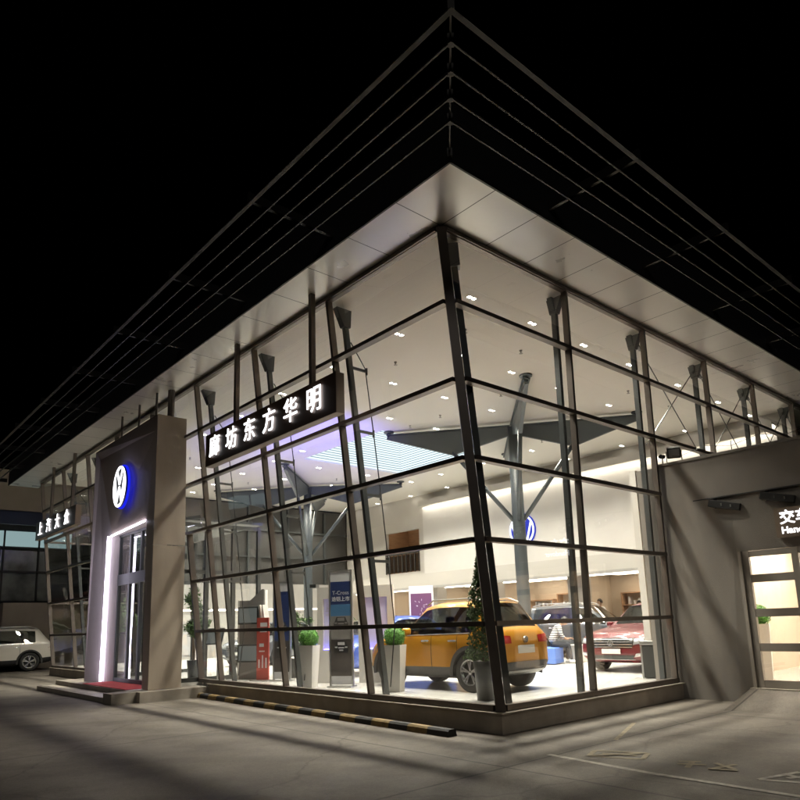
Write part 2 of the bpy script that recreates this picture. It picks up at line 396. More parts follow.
# steel posts standing just inside the glass, each with a flared head; tie cables with spreaders
def post_L(y, zb=0.0):
    m = MB(); m.beam(Lp(y, zb, .33), Lp(y, 6.75, .33), .075, .10, side=(0, 1, 0)); p = m.build('steel_post', M['post'], lf)
    m = MB(); a = Lp(y, 6.75, .33)
    pts = [Vector((a.x-.075, y-.065, 6.75)), Vector((a.x+.075, y-.065, 6.75)), Vector((a.x+.10, y-.065, 7.1)), Vector((a.x-.24, y-.065, 7.1))]
    m.prism(pts, (0, .13, 0)); m.build('bracket_head', M['post'], p)
    m = MB(); m.tube([Lp(y, 6.5, .42)] + [Lp(y, z, .68+.06*math.sin(PI*z/7)) for z in (6.05, 4.84, 3.65, 2.44, 1.22)] + [Lp(y, .15, .45)], .011, 6); m.build('tie_cable', M['rod'], lf)
    for z in ZS[2:6]:
        if z < zb: continue
        m = MB(); m.beam(Lp(y, z-.05, .40), Lp(y, z-.05, .74), .035, .05); m.box(Lp(y, z-.05, .73), (.03, .03, .14)); m.build('spreader', M['post_dark'], p)
def post_R(x, zb=0.0):
    m = MB(); m.beam(Rp(x, zb, .24), Rp(x, 6.8, .24), .08, .10, side=(1, 0, 0)); p = m.build('steel_post', M['post'], rf)
    m = MB(); a = Rp(x, 6.8, .24)
    m.prism([Vector((x-.06, a.y-.20, 7.1)), Vector((x-.06, a.y+.12, 7.1)), Vector((x-.06, a.y+.07, 6.8)), Vector((x-.06, a.y-.07, 6.8))], (.12, 0, 0))
    m.prism([Vector((x-.14, a.y-.05, 7.1)), Vector((x+.1, a.y-.05, 7.1)), Vector((x+.06, a.y-.05, 6.82)), Vector((x-.06, a.y-.05, 6.82))], (0, .1, 0)); m.build('bracket_head', M['post'], p)
for j in range(1, len(LY)-1): post_L(LY[j], 4.0 if j == 4 else 0)
for j in range(1, len(RX)): post_R(RX[j], 0 if j < 3 else 4.2)
m = MB(); m.beam((.37, .15, 0), Vector((.37, .15, 0))+CV*6.75, .10, .10, side=(1, -1, 0)); p = m.build('steel_post', M['post'], lf)
m = MB(); a = Vector((.37, .15, 0))+CV*6.75; m.beam(a, a+Vector((-.03, 0, .38)), .18, .18, side=(1, -1, 0)); m.build('bracket_head', M['post_dark'], p)
m = MB(); m.tube([Vector((.46, .26, 0))+CV*6.6] + [Vector((.64, .38, 0))+CV*z for z in (6.05, 4.84, 3.65, 2.44, 1.22)] + [Vector((.52, .30, .1))], .012, 6); m.build('tie_cable', M['rod'], lf)
for z in ZS[2:6]:
    m = MB(); m.beam(Vector((.40, .20, 0))+CV*z, Vector((.67, .40, 0))+CV*z, .04, .05); m.build('spreader', M['post_dark'], p)
for j in range(2, len(RX)-1):
    x0, x1 = RX[j]+.12, RX[j+1]-.12
    for a, b in (((x0, 6.95), (x1, 4.75)), ((x1, 6.95), (x0, 4.75))):
        m = MB(); pa, pb = Rp(a[0], a[1], .2), Rp(b[0], b[1], .2); m.tube([pa, pb], .012, 6); m.beam(pa, pa+(pb-pa).normalized()*.16, .05, .05); m.build('tie_rod', M['rod'], rf)
# plinth under the glass
pl = thing('plinth', 'low concrete plinth with pale coping under both glass fronts', 'plinth')
for nm_, e_, z0_, z1_, mt_ in (('upstand', .10, G-.1, -.035, M['concrete']), ('coping', .15, -.034, -.014, M['plinth_top'])):
    m = MB(); m.prism([(-e_, DOOR[0]-.55, z0_), (-e_, -e_, z0_), (AX-.02, -e_, z0_), (AX-.02, .05, z0_), (.05, .05, z0_), (.05, DOOR[0]-.55, z0_)], (0, 0, z1_-z0_)); m.build(nm_, mt_, pl)
    m = MB(); m.span(-e_, .05, 14.9, YE+.1, z0_, z1_); m.build(nm_, mt_, pl)

# ------------------------------------------------------------------ roof: soffit, slab, louver canopy
roof = thing('canopy_roof', 'big flat roof canopy with pale metal soffit and dark louver edge over the glass corner', 'roof')
SX, SY, SZ = -1.74, -1.16, 7.25
YF, XF = 24.0, 19.0
gx, gy = -H*TL, -H*TR
m = MB(); gap = .007
ys = [gy+.0] + [gy+1.15*k for k in range(1, 21)] + [YF]
# mitred corner panels and rows down both sides
m.poly([(SX, SY, SZ), (gx-gap, SY, SZ), (gx-gap, gy-gap, SZ), (SX, gy-gap, SZ)])
for a, b in zip(ys, ys[1:]): m.poly([(SX, a+gap, SZ), (gx+.16, a+gap, SZ), (gx+.16, b-gap, SZ), (SX, b-gap, SZ)])
xs = [gx] + [.155+.955*k for k in range(0, 20)] + [XF]
for a, b in zip(xs, xs[1:]): m.poly([(a+gap, SY, SZ), (b-gap, SY, SZ), (b-gap, gy-gap+.16 if a > gx+.2 else gy-gap, SZ), (a+gap, gy-gap+.16 if a > gx+.2 else gy-gap, SZ)])
m.build('soffit', M['soffit'], roof)
m = MB(); m.poly([(SX, SY, SZ+.02), (XF, SY, SZ+.02), (XF, gy+.2, SZ+.02), (gx+.2, gy+.2, SZ+.02), (gx+.2, YF, SZ+.02), (SX, YF, SZ+.02)]); m.build('soffit_backing', M['black'], roof)
m = MB()
for x0_, x1_, y0_, y1_ in ((SX-.02, 5.3, SY-.02, YF), (10.25, XF, SY-.02, YF), (5.3, 10.25, SY-.02, 8.75), (5.3, 10.25, 13.5, YF)): m.span(x0_, x1_, y0_, y1_, 7.95, 8.2)
m.span(SX-.03, SX-.002, SY-.03, YF, 7.235, 8.0); m.span(SX-.03, XF, SY-.03, SY-.002, 7.235, 8.0); m.build('roof_slab', M['black'], roof)
m = MB(); m.beam((gx, gy, 7.2), (gx, YE, 7.2), .1, .09, side=(0, 0, 1)); m.beam((gx, gy, 7.2), (16.2, gy, 7.2), .1, .09, side=(0, 0, 1)); m.build('head_trim', M['frame'], roof)
for k, d in enumerate((.44, .71, .98, 1.26, 1.53)):
    last = k == 4
    wv, hv = (.06, .16) if last else (.022, .16)
    mt = M['louver_edge'] if last else M['louver']
    m = MB(); x, y = SX-d, SY-d
    tilt = .05
    m.prism([(x-wv/2-tilt, y-wv/2-tilt, 7.3), (x+wv/2-tilt, y+wv/2-tilt, 7.3), (x+wv/2+tilt, y+wv/2+tilt, 7.3+hv), (x-wv/2+tilt, y-wv/2+tilt, 7.3+hv)], (0, 0, 0)) if False else None
    a = [Vector((x-wv/2-tilt, y-wv/2-tilt, 7.30)), Vector((x+wv/2-tilt, y+wv/2-tilt, 7.30)), Vector((x+wv/2+tilt, y+wv/2+tilt, 7.30+hv)), Vector((x-wv/2+tilt, y-wv/2+tilt, 7.30+hv))]
    b = [Vector((p.x, YF, p.z)) for p in a]; c = [Vector((XF, p.y, p.z)) for p in a]
    for e in (b, c):
        va = [m.bm.verts.new(p) for p in a]; vb = [m.bm.verts.new(p) for p in e]
        for q in range(4): m.bm.faces.new((va[q], va[(q+1) % 4], vb[(q+1) % 4], vb[q]))
        m.bm.faces.new(vb)
    m.build('louver_blade', mt, roof)
for y in [LY[1]*.5+2.85*k for k in range(0, 9)]:
    m = MB(); m.span(SX-1.55, SX-.03, y-.03, y+.03, 7.42, 7.56); m.build('louver_bracket', M['louver'], roof)
for x in [.4+2.78*k for k in range(0, 7)]:
    m = MB(); m.span(x-.03, x+.03, SY-1.55, SY-.03, 7.42, 7.56); m.build('louver_bracket', M['louver'], roof)
m = MB(); m.beam((SX, SY, 7.40), (SX-1.56, SY-1.56, 7.40), .02, .05)
for d in (0, .44, .71, .98, 1.26, 1.55): m.box((SX-d-.02, SY-d-.02, 7.37), (.07, .07, .12), rz=PI/4)
m.build('corner_bracket', M['louver'], roof)

# ------------------------------------------------------------------ ceiling with skylight well
HX0, HX1, HY0, HY1 = 5.45, 10.1, 8.9, 13.35
c = MB(); cz = 7.17
ccx = [gx+.06, HX0, HX1, XE]; ccy = [gy+.06, HY0, HY1, YE-.3]
for a in range(3):
    for b in range(3):
        if a == 1 and b == 1: continue
        c.span(ccx[a], ccx[a+1], ccy[b], ccy[b+1], cz, cz+.06)
ceil = structure(c.build('ceiling', M['ceil']))
sk = thing('skylight', 'square roof light lined with rows of pale cyan strips in the white ceiling', 'skylight', (HX0, HY0, cz))
o = Vector((HX0, HY0, cz)); WZ = 2.9
m = MB(); dx, dy = HX1-HX0, HY1-HY0
m.span(-.05, 0, -.05, dy+.05, .065, WZ); m.span(dx, dx+.05, -.05, dy+.05, .065, WZ); m.span(0, dx, -.05, 0, .065, WZ); m.span(0, dx, dy, dy+.05, .065, WZ); m.span(-.05, dx+.05, -.05, dy+.05, WZ, WZ+.05)
m.build('well', M['well'], sk)
for k in range(30):
    z = .06+k*.093
    m = MB(); m.span(.01, dx-.01, dy-.05, dy-.006, z, z+.05); m.span(dx-.05, dx-.006, .01, dy-.051, z, z+.05); m.span(.006, .05, .01, dy-.051, z, z+.05); m.span(.051, dx-.051, .006, .05, z, z+.05)
    m.build('light_strip', M['stripe'], sk)

for k in range(22):
    e_ = .12+k*.13
    m = MB(); m.span(.06, dx-e_, dy-e_-.07, dy-e_, WZ-.03, WZ-.005); m.span(dx-e_-.07, dx-e_, .06, dy-e_-.071, WZ-.03, WZ-.005); m.build('light_strip', M['stripe'], sk)
# ------------------------------------------------------------------ ceiling lights (twin square downlights)
def ceiling_light():
    t = thing('ceiling_light', 'small twin square downlight set flush in the white showroom ceiling', 'ceiling light', group='twin downlights in the showroom ceiling')
    m = MB(); m.span(-.11, .11, -.05, .05, -.01, 0); m.build('trim_ring', M['grey_trim'], t)
    for s in (-1, 1):
        m = MB(); m.poly([(s*.06-.034, -.034, -.0115), (s*.06-.034, .034, -.0115), (s*.06+.034, .034, -.0115), (s*.06+.034, -.034, -.0115)]); m.build('lamp_face', M['lamp'], t, norm=False)
    return t
beam = bpy.data.lights.new('downlight_beam', 'SPOT'); beam.energy = 1000; beam.color = (1.0, .94, .80); beam.spot_size = math.radians(112); beam.spot_blend = .75; beam.shadow_soft_size = .17
proto = None
for y in (1.16, 3.2, 5.5, 7.78, 10.06, 12.4, 14.2, 16.63, 19.1, 21.1):
    for x in (1.17, 2.97, 4.79, 6.69, 9.08, 11.44, 13.6):
        if HX0-.3 < x < HX1+.3 and HY0-.3 < y < HY1+.3: continue
        t = ceiling_light() if proto is None else copy_tree(proto, skip='LIGHT')
        if proto is None: proto = t
        t.location = (x, y, cz); t.rotation_euler.z = 0
        if x > 13: continue
        so_ = bpy.data.objects.new('downlight_beam', beam); COL.objects.link(so_); so_.parent = t; so_.location = (0, 0, -.03)
def sprinkler():
    t = MB(); t.lathe([(.035, 0), (.03, -.03), (.012, -.035), (.012, -.07), (.045, -.075), (.045, -.08)], n=10)
    return tag(t.build('smoke_detector', M['grey_trim']), 'small grey sprinkler or detector on the white showroom ceiling', 'detector', 'detectors on the showroom ceiling')
sp = None
for y in (2.2, 4.4, 6.7, 8.0, 15.4, 18.0):
    for x in (2.1, 3.9, 5.8, 8.4, 10.6):
        s_ = sprinkler() if sp is None else copy_tree(sp)
        if sp is None: sp = s_
        s_.location = (x, y, cz)

# ------------------------------------------------------------------ tree columns
def tree_column(loc, tips, label):
    t = thing('tree_column', label, 'column', loc, group='branching steel columns in the showroom')
    m = MB(); m.lathe([(.19, 0), (.185, 4.3), (.17, 7.0)], n=16); m.build('trunk', M['tree'], t, smooth=True)
    m = MB(); m.lathe([(.30, 0), (.30, .03), (.2, .04)], n=16); m.build('base_plate', M['tree'], t)
    for tx, ty in tips:
        v = Vector((tx-loc[0], ty-loc[1], 0)); L = v.length; u = v.normalized(); s = Vector((-u.y, u.x, 0))
        zt = 7.06
        prof = [(.0, zt-.03), (L-.1, zt-.02), (L-.05, zt-.14), (.47*L, zt-.80), (.12, zt-.32), (0, zt-.32)]
        m = MB(); m.prism([u*a+s*.05+Vector((0, 0, z)) for a, z in prof], s*-.1)
        m.beam(u*.1+Vector((0, 0, zt-.02)), u*(L-.05)+Vector((0, 0, zt-.01)), .2, .03); br = m.build('branch_arm', M['tree'], t)
        m = MB(); m.lathe([(.16, 7.165), (.16, 7.13), (.06, 7.1), (.05, 7.0)], c=u*(L-.12), n=14); m.build('flange', M['tree'], br)
        m = MB(); m.tube([u*.15+Vector((0, 0, 4.15)), u*(.47*L)+Vector((0, 0, zt-.70))], .065, 10); m.build('strut', M['tree'], t, smooth=True)
    return t
tree_column((8.1, 5.9, 0), [(5.14, 3.03), (10.4, 2.96), (5.64, 9.0), (11.1, 8.7)], 'grey steel column with four branching arms, behind the corner, in front of the white logo wall')
tree_column((8.05, 17.0, 0), [(5.21, 14.23), (11.09, 14.3), (10.69, 19.58), (5.45, 20.3)], 'grey steel column with four branching arms, deeper inside behind the lit hanging sign')

# ------------------------------------------------------------------ interior walls
FX = 14.0
fw = thing('feature_wall', 'tall bright white wall carrying the round blue emblem, above the office fronts', 'wall')
m = MB(); m.span(FX-.35, FX-.05, .5, 15.9, 3.42, 6.5); m.build('panel', M['feature'], fw)
m = MB(); m.span(FX-.55, FX-.4, .5, 15.9, 6.62, 6.66); m.build('cove_lamp', M['cove'], fw)
m = MB(); m.span(FX-.62, FX-.05, .5, 15.9, 6.70, 6.76); m.span(FX-.64, FX-.6, .5, 15.9, 6.5, 6.76); m.build('cove_box', M['white'], fw)
bw = thing('mezzanine', 'white mezzanine storey with a railed opening and a grey trim line above the offices', 'mezzanine')
m = MB(); m.span(FX-.05, FX+.15, .1, 16.5, 3.3, cz); m.span(FX-.05, FX+.15, 18.95, YE-.5, 3.3, cz); m.span(FX-.05, FX+.15, 16.5, 18.95, 5.62, cz); m.span(FX-.05, FX+.15, 16.5, 18.95, 3.3, 3.62)
m.build('upper_wall', M['wall'], bw)
m = MB(); m.span(FX-.75, FX+.3, .1, YE-.5, 2.84, 3.41); m.build('bulkhead', M['wall'], bw)
m = MB(); m.span(FX-.79, FX-.70, .1, YE-.5, 2.74, 2.838); m.build('trim_line', M['grey_trim'], bw)
m = MB(); m.span(FX+.3, XE-.12, .1, YE-.5, 3.3, 3.4); m.build('mezzanine_floor', M['wall'], bw)
m = MB(); m.span(XE-.7, XE-.5, 15, 20, 3.4, cz); m.span(FX+.2, XE-.6, 16.2, 16.3, 3.4, cz-.01); m.span(FX+.2, XE-.6, 19.2, 19.3, 3.4, cz-.01); m.build('back_room_wall', M['wood'], bw)
rl = MB()
rl.span(FX-.1, FX-.06, 16.5, 18.95, 4.5, 4.56)
for k in range(9): rl.span(FX-.1, FX-.06, 16.52+k*.3, 16.55+k*.3, 3.62, 4.5)
rl.build('railing', M['post_dark'], bw)
rg = MB(); rg.poly([(FX-.05-.008, 16.5, 3.66), (FX-.058, 18.95, 3.66), (FX-.058, 18.95, 4.46), (FX-.058, 16.5, 4.46)]); rg.build('railing_glass', M['carglass'], bw)
for k in range(3):
    m = MB(); m.span(FX+.5, FX+.7, 16.9+k*.8, 17.1+k*.8, 5.9, 5.92); m.build('room_lamp', M['panel_lamp'], bw)
# offices under the mezzanine
of = thing('office_front', 'row of warm lit office bays with white piers beneath the mezzanine', 'office')
m = MB(); m.span(XE-.5, XE-.3, .1, YE-.5, 0, 2.84); m.build('back_wall', M['warm_wall'], of)
m = MB(); m.span(FX-.7, XE-.3, .1, YE-.5, 2.80, 2.838); m.build('office_ceiling', M['white'], of)
for y in (3.2, 7.9, 12.0, 15.4, 19.0, 21.9):
    m = MB(); m.span(FX-.4, FX+.2, y-.3, y+.3, 0, 2.8); m.build('pier', M['wall'], of)
    m = MB(); m.span(FX+.2, XE-.5, y-.05, y+.05, 0, 2.79); m.build('side_wall', M['warm_wall'], of)
for y0, y1 in ((.4, 2.8), (3.6, 7.5), (8.3, 11.6), (12.4, 15), (15.8, 18.6), (19.4, 21.5)):
    m = MB(); m.span(FX+.0, FX+.05, y0, y1, 2.74, 2.795); m.build('cove_strip', M['strip_lamp'], of)
    m = MB(); m.span(FX+.9, FX+1.3, y0+.4, y1-.4, 2.785, 2.795); m.build('lamp_panel', M['panel_lamp'], of)
for y, hgt in ((4.6, 2.0), (6.6, 2.1), (9.5, 2.2), (10.9, 2.0), (13.8, 2.1), (17.0, 2.2)):
    sb = MB(); sb.span(XE-.9, XE-.52, y-.6, y+.6, 0, .05); sb.span(XE-.9, XE-.52, y-.6, y-.56, .05, hgt); sb.span(XE-.9, XE-.52, y+.56, y+.6, .05, hgt); sb.span(XE-.9, XE-.52, y-.6, y+.6, hgt, hgt+.04)
    for q in range(4): sb.span(XE-.89, XE-.53, y-.56, y+.56, .4+q*.42, .43+q*.42)
    tt = thing('shelf_unit', 'tall wooden shelf unit with small items against the warm office wall', 'shelf', (0, 0, 0), 0, 'shelf units in the offices')
    sb.build('carcass', M['wood'], tt)
    for q in range(4):
        bx = MB()
        for s_ in range(5):
            hh = random.uniform(.12, .32); bx.span(XE-.8, XE-.6, y-.5+s_*.2, y-.5+s_*.2+random.uniform(.05, .15), .431+q*.42, .431+q*.42+hh)
        bx.build('shelf_items', random.choice([M['navy'], M['printwhite'], M['red_board'], M['greyprint']]), tt)
# north end: dark upper glazing over a white lower wall
nw = thing('end_wall', 'far end wall of the showroom, dark glazed above and white below', 'wall')
m = MB(); m.span(3.4, FX-.1, YE-.45, YE-.3, 3.3, 7.1); m.build('dark_glazing', M['dark_wall'], nw)
for k in range(5):
    m = MB(); m.span(3.7+k*2.2-.05, 3.7+k*2.2+.05, YE-.56, YE-.46, 3.3, 7.0); m.build('glazing_bar', M['post'], nw)
for z in (4.6, 5.9):
    m = MB(); m.span(3.4, FX-.1, YE-.54, YE-.47, z-.04, z+.04); m.build('glazing_bar', M['post'], nw)
m = MB(); m.span(3.4, FX-.1, YE-.7, YE-.46, 0, 3.29); m.build('lower_wall', M['grey_wall'], nw)
m = MB(); m.span(3.6, 12.5, YE-.74, YE-.71, 2.05, 2.12); m.build('light_band', M['strip_lamp'], nw)
for x in (4.6, 7.5, 10.5):
    m = MB(); m.span(x-.9, x+.9, YE-.73, YE-.705, .2, 1.9); m.build('display_bay', M['grey_trim'], nw)
ew = MB(); ew.span(XE-.1, XE, .1, YE, -.2, 8.0); tag(ew.build('outer_wall', M['far_wall']), 'plain rear outer wall closing the showroom behind the offices', 'wall')
ew = MB(); ew.span(3.4, XE-.11, YE-.08, YE+.02, 3.0, 7.15); ew.span(3.4, XE-.11, YE-.08, YE+.02, -.2, 2.99); tag(ew.build('outer_wall', M['far_wall']), 'plain end outer wall behind the glass front at its far end', 'wall')
eg = thing('added_end_glazing', 'added glazed corner bay at the far end, letting showroom light out onto the parked white car', 'glazing')  # glazing added here so showroom light reaches the parked white car
m = MB(); m.poly([(.02, YE-.02, 0), (3.38, YE-.02, 0), (3.38, YE-.02, 7.1), (-.8, YE-.02, 7.1)]); m.build('glass_pane', M['glass'], eg)
for z in (2.44, 4.84):
    m = MB(); m.span(-z*TL+.1, 3.3, YE-.09, YE+.01, z-.035, z+.035); m.build('transom', M['frame'], eg)
for x in (1.7, 3.34):
    m = MB(); m.span(x-.04, x+.04, YE-.1, YE+.02, 0, 7.1); m.build('mullion', M['frame'], eg)
pp = MB(); pp.span(6.08, 6.26, .95, 1.1, 0, 4.45); tag(pp.build('pilaster', M['white']), 'white pilaster inside the glass beside the red car', 'pilaster')

# round emblem: ring with V over W
def emblem(name, label, mw, r, disc_mat, ring_mat, depth=.06, halo=None, parent=None):
    t = parent if parent is not None else thing(name, label, 'emblem')
    def T(pts): return [mw @ Vector((p[0], p[1], 0)) for p in pts]
    n = (mw.to_3x3() @ Vector((0, 0, 1))).normalized()
    def disc(rad, z0, z1, mt, nm):
        m = MB(); m.prism([mw @ Vector((rad*math.cos(2*PI*k/48), rad*math.sin(2*PI*k/48), z0)) for k in range(48)], n*(z1-z0)); return m.build(nm, mt, t)
    if halo: disc(r*1.0, 0, depth*.55, halo, 'rim')
    disc(r*.93 if halo else r, depth*.56, depth, disc_mat, 'disc')
    m = MB()
    ro, ri = r*.93, r*.82
    for k in range(48):
        a0, a1 = 2*PI*k/48, 2*PI*(k+1)/48
        q = [(ro*math.cos(a0), ro*math.sin(a0)), (ro*math.cos(a1), ro*math.sin(a1)), (ri*math.cos(a1), ri*math.sin(a1)), (ri*math.cos(a0), ri*math.sin(a0))]
        m.prism([mw @ Vector((x, y, depth+.002)) for x, y in q], n*.02)
    def stroke(p, q, wd):
        p, q = Vector(p), Vector(q); d = (q-p).normalized(); s = Vector((-d.y, d.x))*wd/2
        m.prism([mw @ Vector((v.x, v.y, depth+.002)) for v in (p-s, q-s, q+s, p+s)], n*.02)
    w_ = r*.115
    stroke((-.40*r, .74*r), (-.0*r, .10*r), w_); stroke((.40*r, .74*r), (.0*r, .10*r), w_)
    stroke((-.72*r, .44*r), (-.36*r, -.70*r), w_); stroke((-.36*r, -.70*r), (0, -.02*r), w_); stroke((0, -.02*r), (.36*r, -.70*r), w_); stroke((.36*r, -.70*r), (.72*r, .44*r), w_)
    m.build('ring_and_letters', ring_mat, t)
    return t
M['emblem_white'] = emis('emblem_white', (.95, .96, 1), 1.6)
M['emblem_blue_wall'] = emis('emblem_blue_wall', (.05, .07, .62), .8)
emblem('wall_emblem', 'round blue and white emblem of V over W on the bright inner wall', frame_mw((FX-.36, 10.15, 4.74), (0, -1, 0), (0, 0, 1)), .66, M['emblem_blue_wall'], M['emblem_white'], .05, halo=M['emblem_blue_wall'])

# ------------------------------------------------------------------ entrance portal
P0, P1, PXF, PZ = 9.32, 13.92, -1.46, 6.5
po = thing('entrance_portal', 'tall tan and bronze faceted entrance portal with lit edges around its doors', 'portal')
xi = -1.2; O_TL = (PXF, P1, PZ); O_TR = (PXF, P0, PZ); O_BL = (PXF, P1, -.07); O_BR = (PXF, P0, -.07)
hTL = (-1.36, P1-.06, 6.30); hTR = (PXF+.03, P0+.10, 6.14); iTL = (-1.14, 13.18, 3.98); iTR = (-1.43, 9.85, 3.98); iBL = (-1.14, 13.28, -.07); iBR = (-1.43, 9.75, -.07)
m = MB(); m.poly([O_TL, O_TR, hTR, hTL]); m.poly([hTL, hTR, iTL]); m.poly([hTR, iTR, iTL]); m.poly([O_TR, O_BR, iBR, iTR, hTR]); m.build('front_panel', M['portal_front'], po)
m = MB(); m.poly([O_TL, hTL, iTL, iBL, O_BL]); m.build('splayed_jamb', M['jamb'], po)
m = MB(); xb = -.62
m.prism([(PXF, P0-.002, -.07), (xb-.05, P0-.002, -.07), (xb-.05, P0-.002, 3.28), (PXF, P0-.002, 3.28)], (0, -.03, 0)); m.prism([(PXF, P0-.002, 3.30), (xb-.05, P0-.002, 3.30), (xb-.1, P0-.002, PZ), (PXF, P0-.002, PZ)], (0, -.03, 0))
m.span(PXF, xb, P1+.002, P1+.03, -.07, PZ); m.span(PXF, xb-.1, P0-.03, P1+.03, PZ+.002, PZ+.03)
m.build('side_cladding', M['portal'], po)
m = MB()
m.poly([(-.85, P0, 4.1), (-.85, P1, 4.1), (-.85, P1, PZ), (-.85, P0, PZ)]); m.build('back_panel', M['portal'], po)
m = MB(); m.poly([iTL, iBL, (-.90, 13.28, -.07), (-.90, 13.18, 3.98)]); m.poly([iTL, iTR, (-.90, 9.85, 3.98), (-.90, 13.18, 3.98)]); m.poly([iTR, iBR, (-.90, 9.75, -.07), (-.90, 9.85, 3.98)])
m.build('reveal', M['jamb'], po)
m = MB(); m.beam((-1.25, 13.13, 3.93), (-1.25, 13.23, -.05), .05, .05); m.build('led_strip', M['led'], po)
m = MB(); m.beam((-1.19, 13.10, 3.94), (-1.45, 9.93, 3.94), .035, .035); m.build('led_strip', M['led'], po)
m = MB(); m.beam((-1.30, 9.91, 3.93), (-1.30, 9.82, -.05), .04, .04); m.build('led_strip', M['led'], po)
for y, x, r_ in ((9.81, -1.3, .03), (12.3, -1.3, .03), (9.12, -1.08, .085), (11.0, -1.3, .03)):
    m = MB(); m.tube([(x, y if y != 9.12 else 9.42, PZ+.03), (x, y if y != 9.12 else 9.42, SZ)], r_, 10); m.build('hanger_rod', M['frame'], po)
emblem('portal_emblem', 'glowing white and blue round emblem on the bronze portal above the entrance', frame_mw((-1.40, 11.66, 5.1), (-.24, -4.05, 0), (0, 0, 1)), .60, M['darkprint'], M['letter'], .1, halo=M['blue_halo'])
# landing with steps and red carpet
la = thing('entrance_steps', 'concrete landing with a lower step in front of the entrance portal', 'steps')
m = MB(); m.span(-1.75, -.06, 9.0, 15.6, G-.1, -.08); m.build('landing', M['concrete'], la)
m = MB(); m.span(-2.25, -1.751, 9.75, 15.6, G-.1, -.2); m.build('step', M['plinth_top'], la)
m = MB(); m.span(-2.3, -1.751, 9.2, 9.745, G-.1, -.082); m.build('cheek_block', M['concrete'], la)
cp = MB(); cp.span(-1.72, -.95, 10.0, 13.2, -.079, -.066); tag(cp.build('carpet', M['carpet']), 'red carpet on the landing under the entrance portal', 'carpet')
# glazed lobby
lo = thing('entrance_lobby', 'glazed entrance lobby with dark sliding doors behind the portal', 'lobby')
DF = M['post_dark']
xd = -.87
for y in (9.95, 10.75, 11.55, 12.35, 13.2):
    m = MB(); m.span(xd-.04, xd+.04, y-.045, y+.045, -.07, 4.0); m.build('door_stile', M['post'], lo)
for z0, z1 in ((2.55, 2.85), (3.92, 4.0), (-.07, .03)):
    m = MB(); m.span(xd-.06, xd+.06, 9.96, 13.19, z0, z1); m.build('door_rail', M['post'], lo)
for y0, y1 in ((9.99, 10.7), (10.8, 11.5), (11.6, 12.3), (12.4, 13.15)):
    m = MB(); m.poly([(xd, y0, .03), (xd, y1, .03), (xd, y1, 2.55), (xd, y0, 2.55)]); m.build('door_leaf', M['shopglass'], lo)
    m = MB(); m.poly([(xd, y0, 2.85), (xd, y1, 2.85), (xd, y1, 3.92), (xd, y0, 3.92)]); m.build('top_light', M['shopglass'], lo)
for y in (9.7, 13.7):
    for x in (-.74, .1, .85, 1.6):
        m = MB(); m.span(x-.05, x+.05, y-.05, y+.05, 0, 3.95); m.build('side_post', DF, lo)
    for z in (.05, 2.7, 3.9):
        m = MB(); m.span(-.69, 1.54, y-.04, y+.04, z-.05, z+.05); m.build('side_rail', DF, lo)
    m = MB(); m.poly([(-.7, y, .1), (1.55, y, .1), (1.55, y, 3.85), (-.7, y, 3.85)]); m.build('side_glass', M['shopglass'], lo)
m = MB(); m.span(-.82, 1.7, 9.66, 13.8, 4.01, 4.08); m.build('lobby_roof', M['post'], lo)
m = MB(); m.span(-.83, .05, 9.62, 13.9, -.079, -.005); m.build('lobby_floor', M['tile'], lo)

# ------------------------------------------------------------------ hanging signs
def hanging_sign(label, y0, y1, z0, z1, x, chars, csize, hang, dim=False):
    t = thing('hanging_sign', label, 'sign')
    m = MB(); m.span(x, x+.17, y0, y1, z0, z1); m.build('sign_box', M['sign_side'], t)
    m = MB(); m.span(x-.008, x-.002, y0+.004, y1-.004, z0+.004, z1-.004); m.build('sign_face', M['sign'], t)
    for y in hang:
        m = MB(); m.box((x+.06, y, (z1+SZ)/2), (.09, .09, SZ-z1)); m.build('hanger', M['frame'], t)
    n = len(chars)
    for k, ch in enumerate(chars):
        y = y1 - (y1-y0)*(k+.62)/(n+.45)
        mwx = frame_mw((x-.03, y, (z0+z1)/2), (0, -1, 0), (0, 0, 1))
        text_obj('letter', ch, csize, M['letter_dim'] if dim else M['letter'], t, mwx, ext=.008)
    return t
hanging_sign('long bronze sign with six glowing white Chinese characters hung before the glass', 2.2, 7.12, 4.78, 5.5, -1.2, '廊坊东方华明', .50, (3.0, 5.84))
hanging_sign('bronze sign with four glowing white characters far along the front, left of the portal', 16.6, 21.5, 4.74, 5.40, -1.2, '上汽大众', .54, (17.25, 19.77))

# ------------------------------------------------------------------ annex with handover door
an = thing('annex_building', 'low dark grey rendered annex with a recessed glazed door on the right', 'annex')
AZ = 4.22; NX = 5.26; DX = 5.235; LZ = 3.42; DS = -.05; YA, YB = -.68, -9.0
DY0, DY1, DZ = -1.465, -4.1, 2.36
m = MB()
m.poly([(AX, .45, G-.1), (AX, -1.13, G-.1), (AX, YA, LZ), (AX, .45, LZ)])
m.poly([(AX, .45, LZ), (AX, YB, LZ), (AX, YB, AZ), (AX, .45, AZ)])
m.poly([(AX, -1.13, G-.1), (NX, -1.36, G-.1), (NX, -1.36, LZ), (AX, YA, LZ)])
m.poly([(AX, YA, LZ), (NX, -1.36, LZ), (NX, YB, LZ), (AX, YB, LZ)])
m.poly([(NX, -1.36, LZ), (NX, YB, LZ), (NX, YB, DZ), (NX, -1.36, DZ)])
m.poly([(NX, -1.36, DZ), (NX, DY0, DZ), (NX, DY0, G-.1), (NX, -1.36, G-.1)])
m.poly([(NX, DY1, DZ), (NX, YB, DZ), (NX, YB, G-.1), (NX, DY1, G-.1)])
m.poly([(AX, .45, AZ), (AX, YB, AZ), (13.5, YB, AZ), (13.5, .45, AZ)])
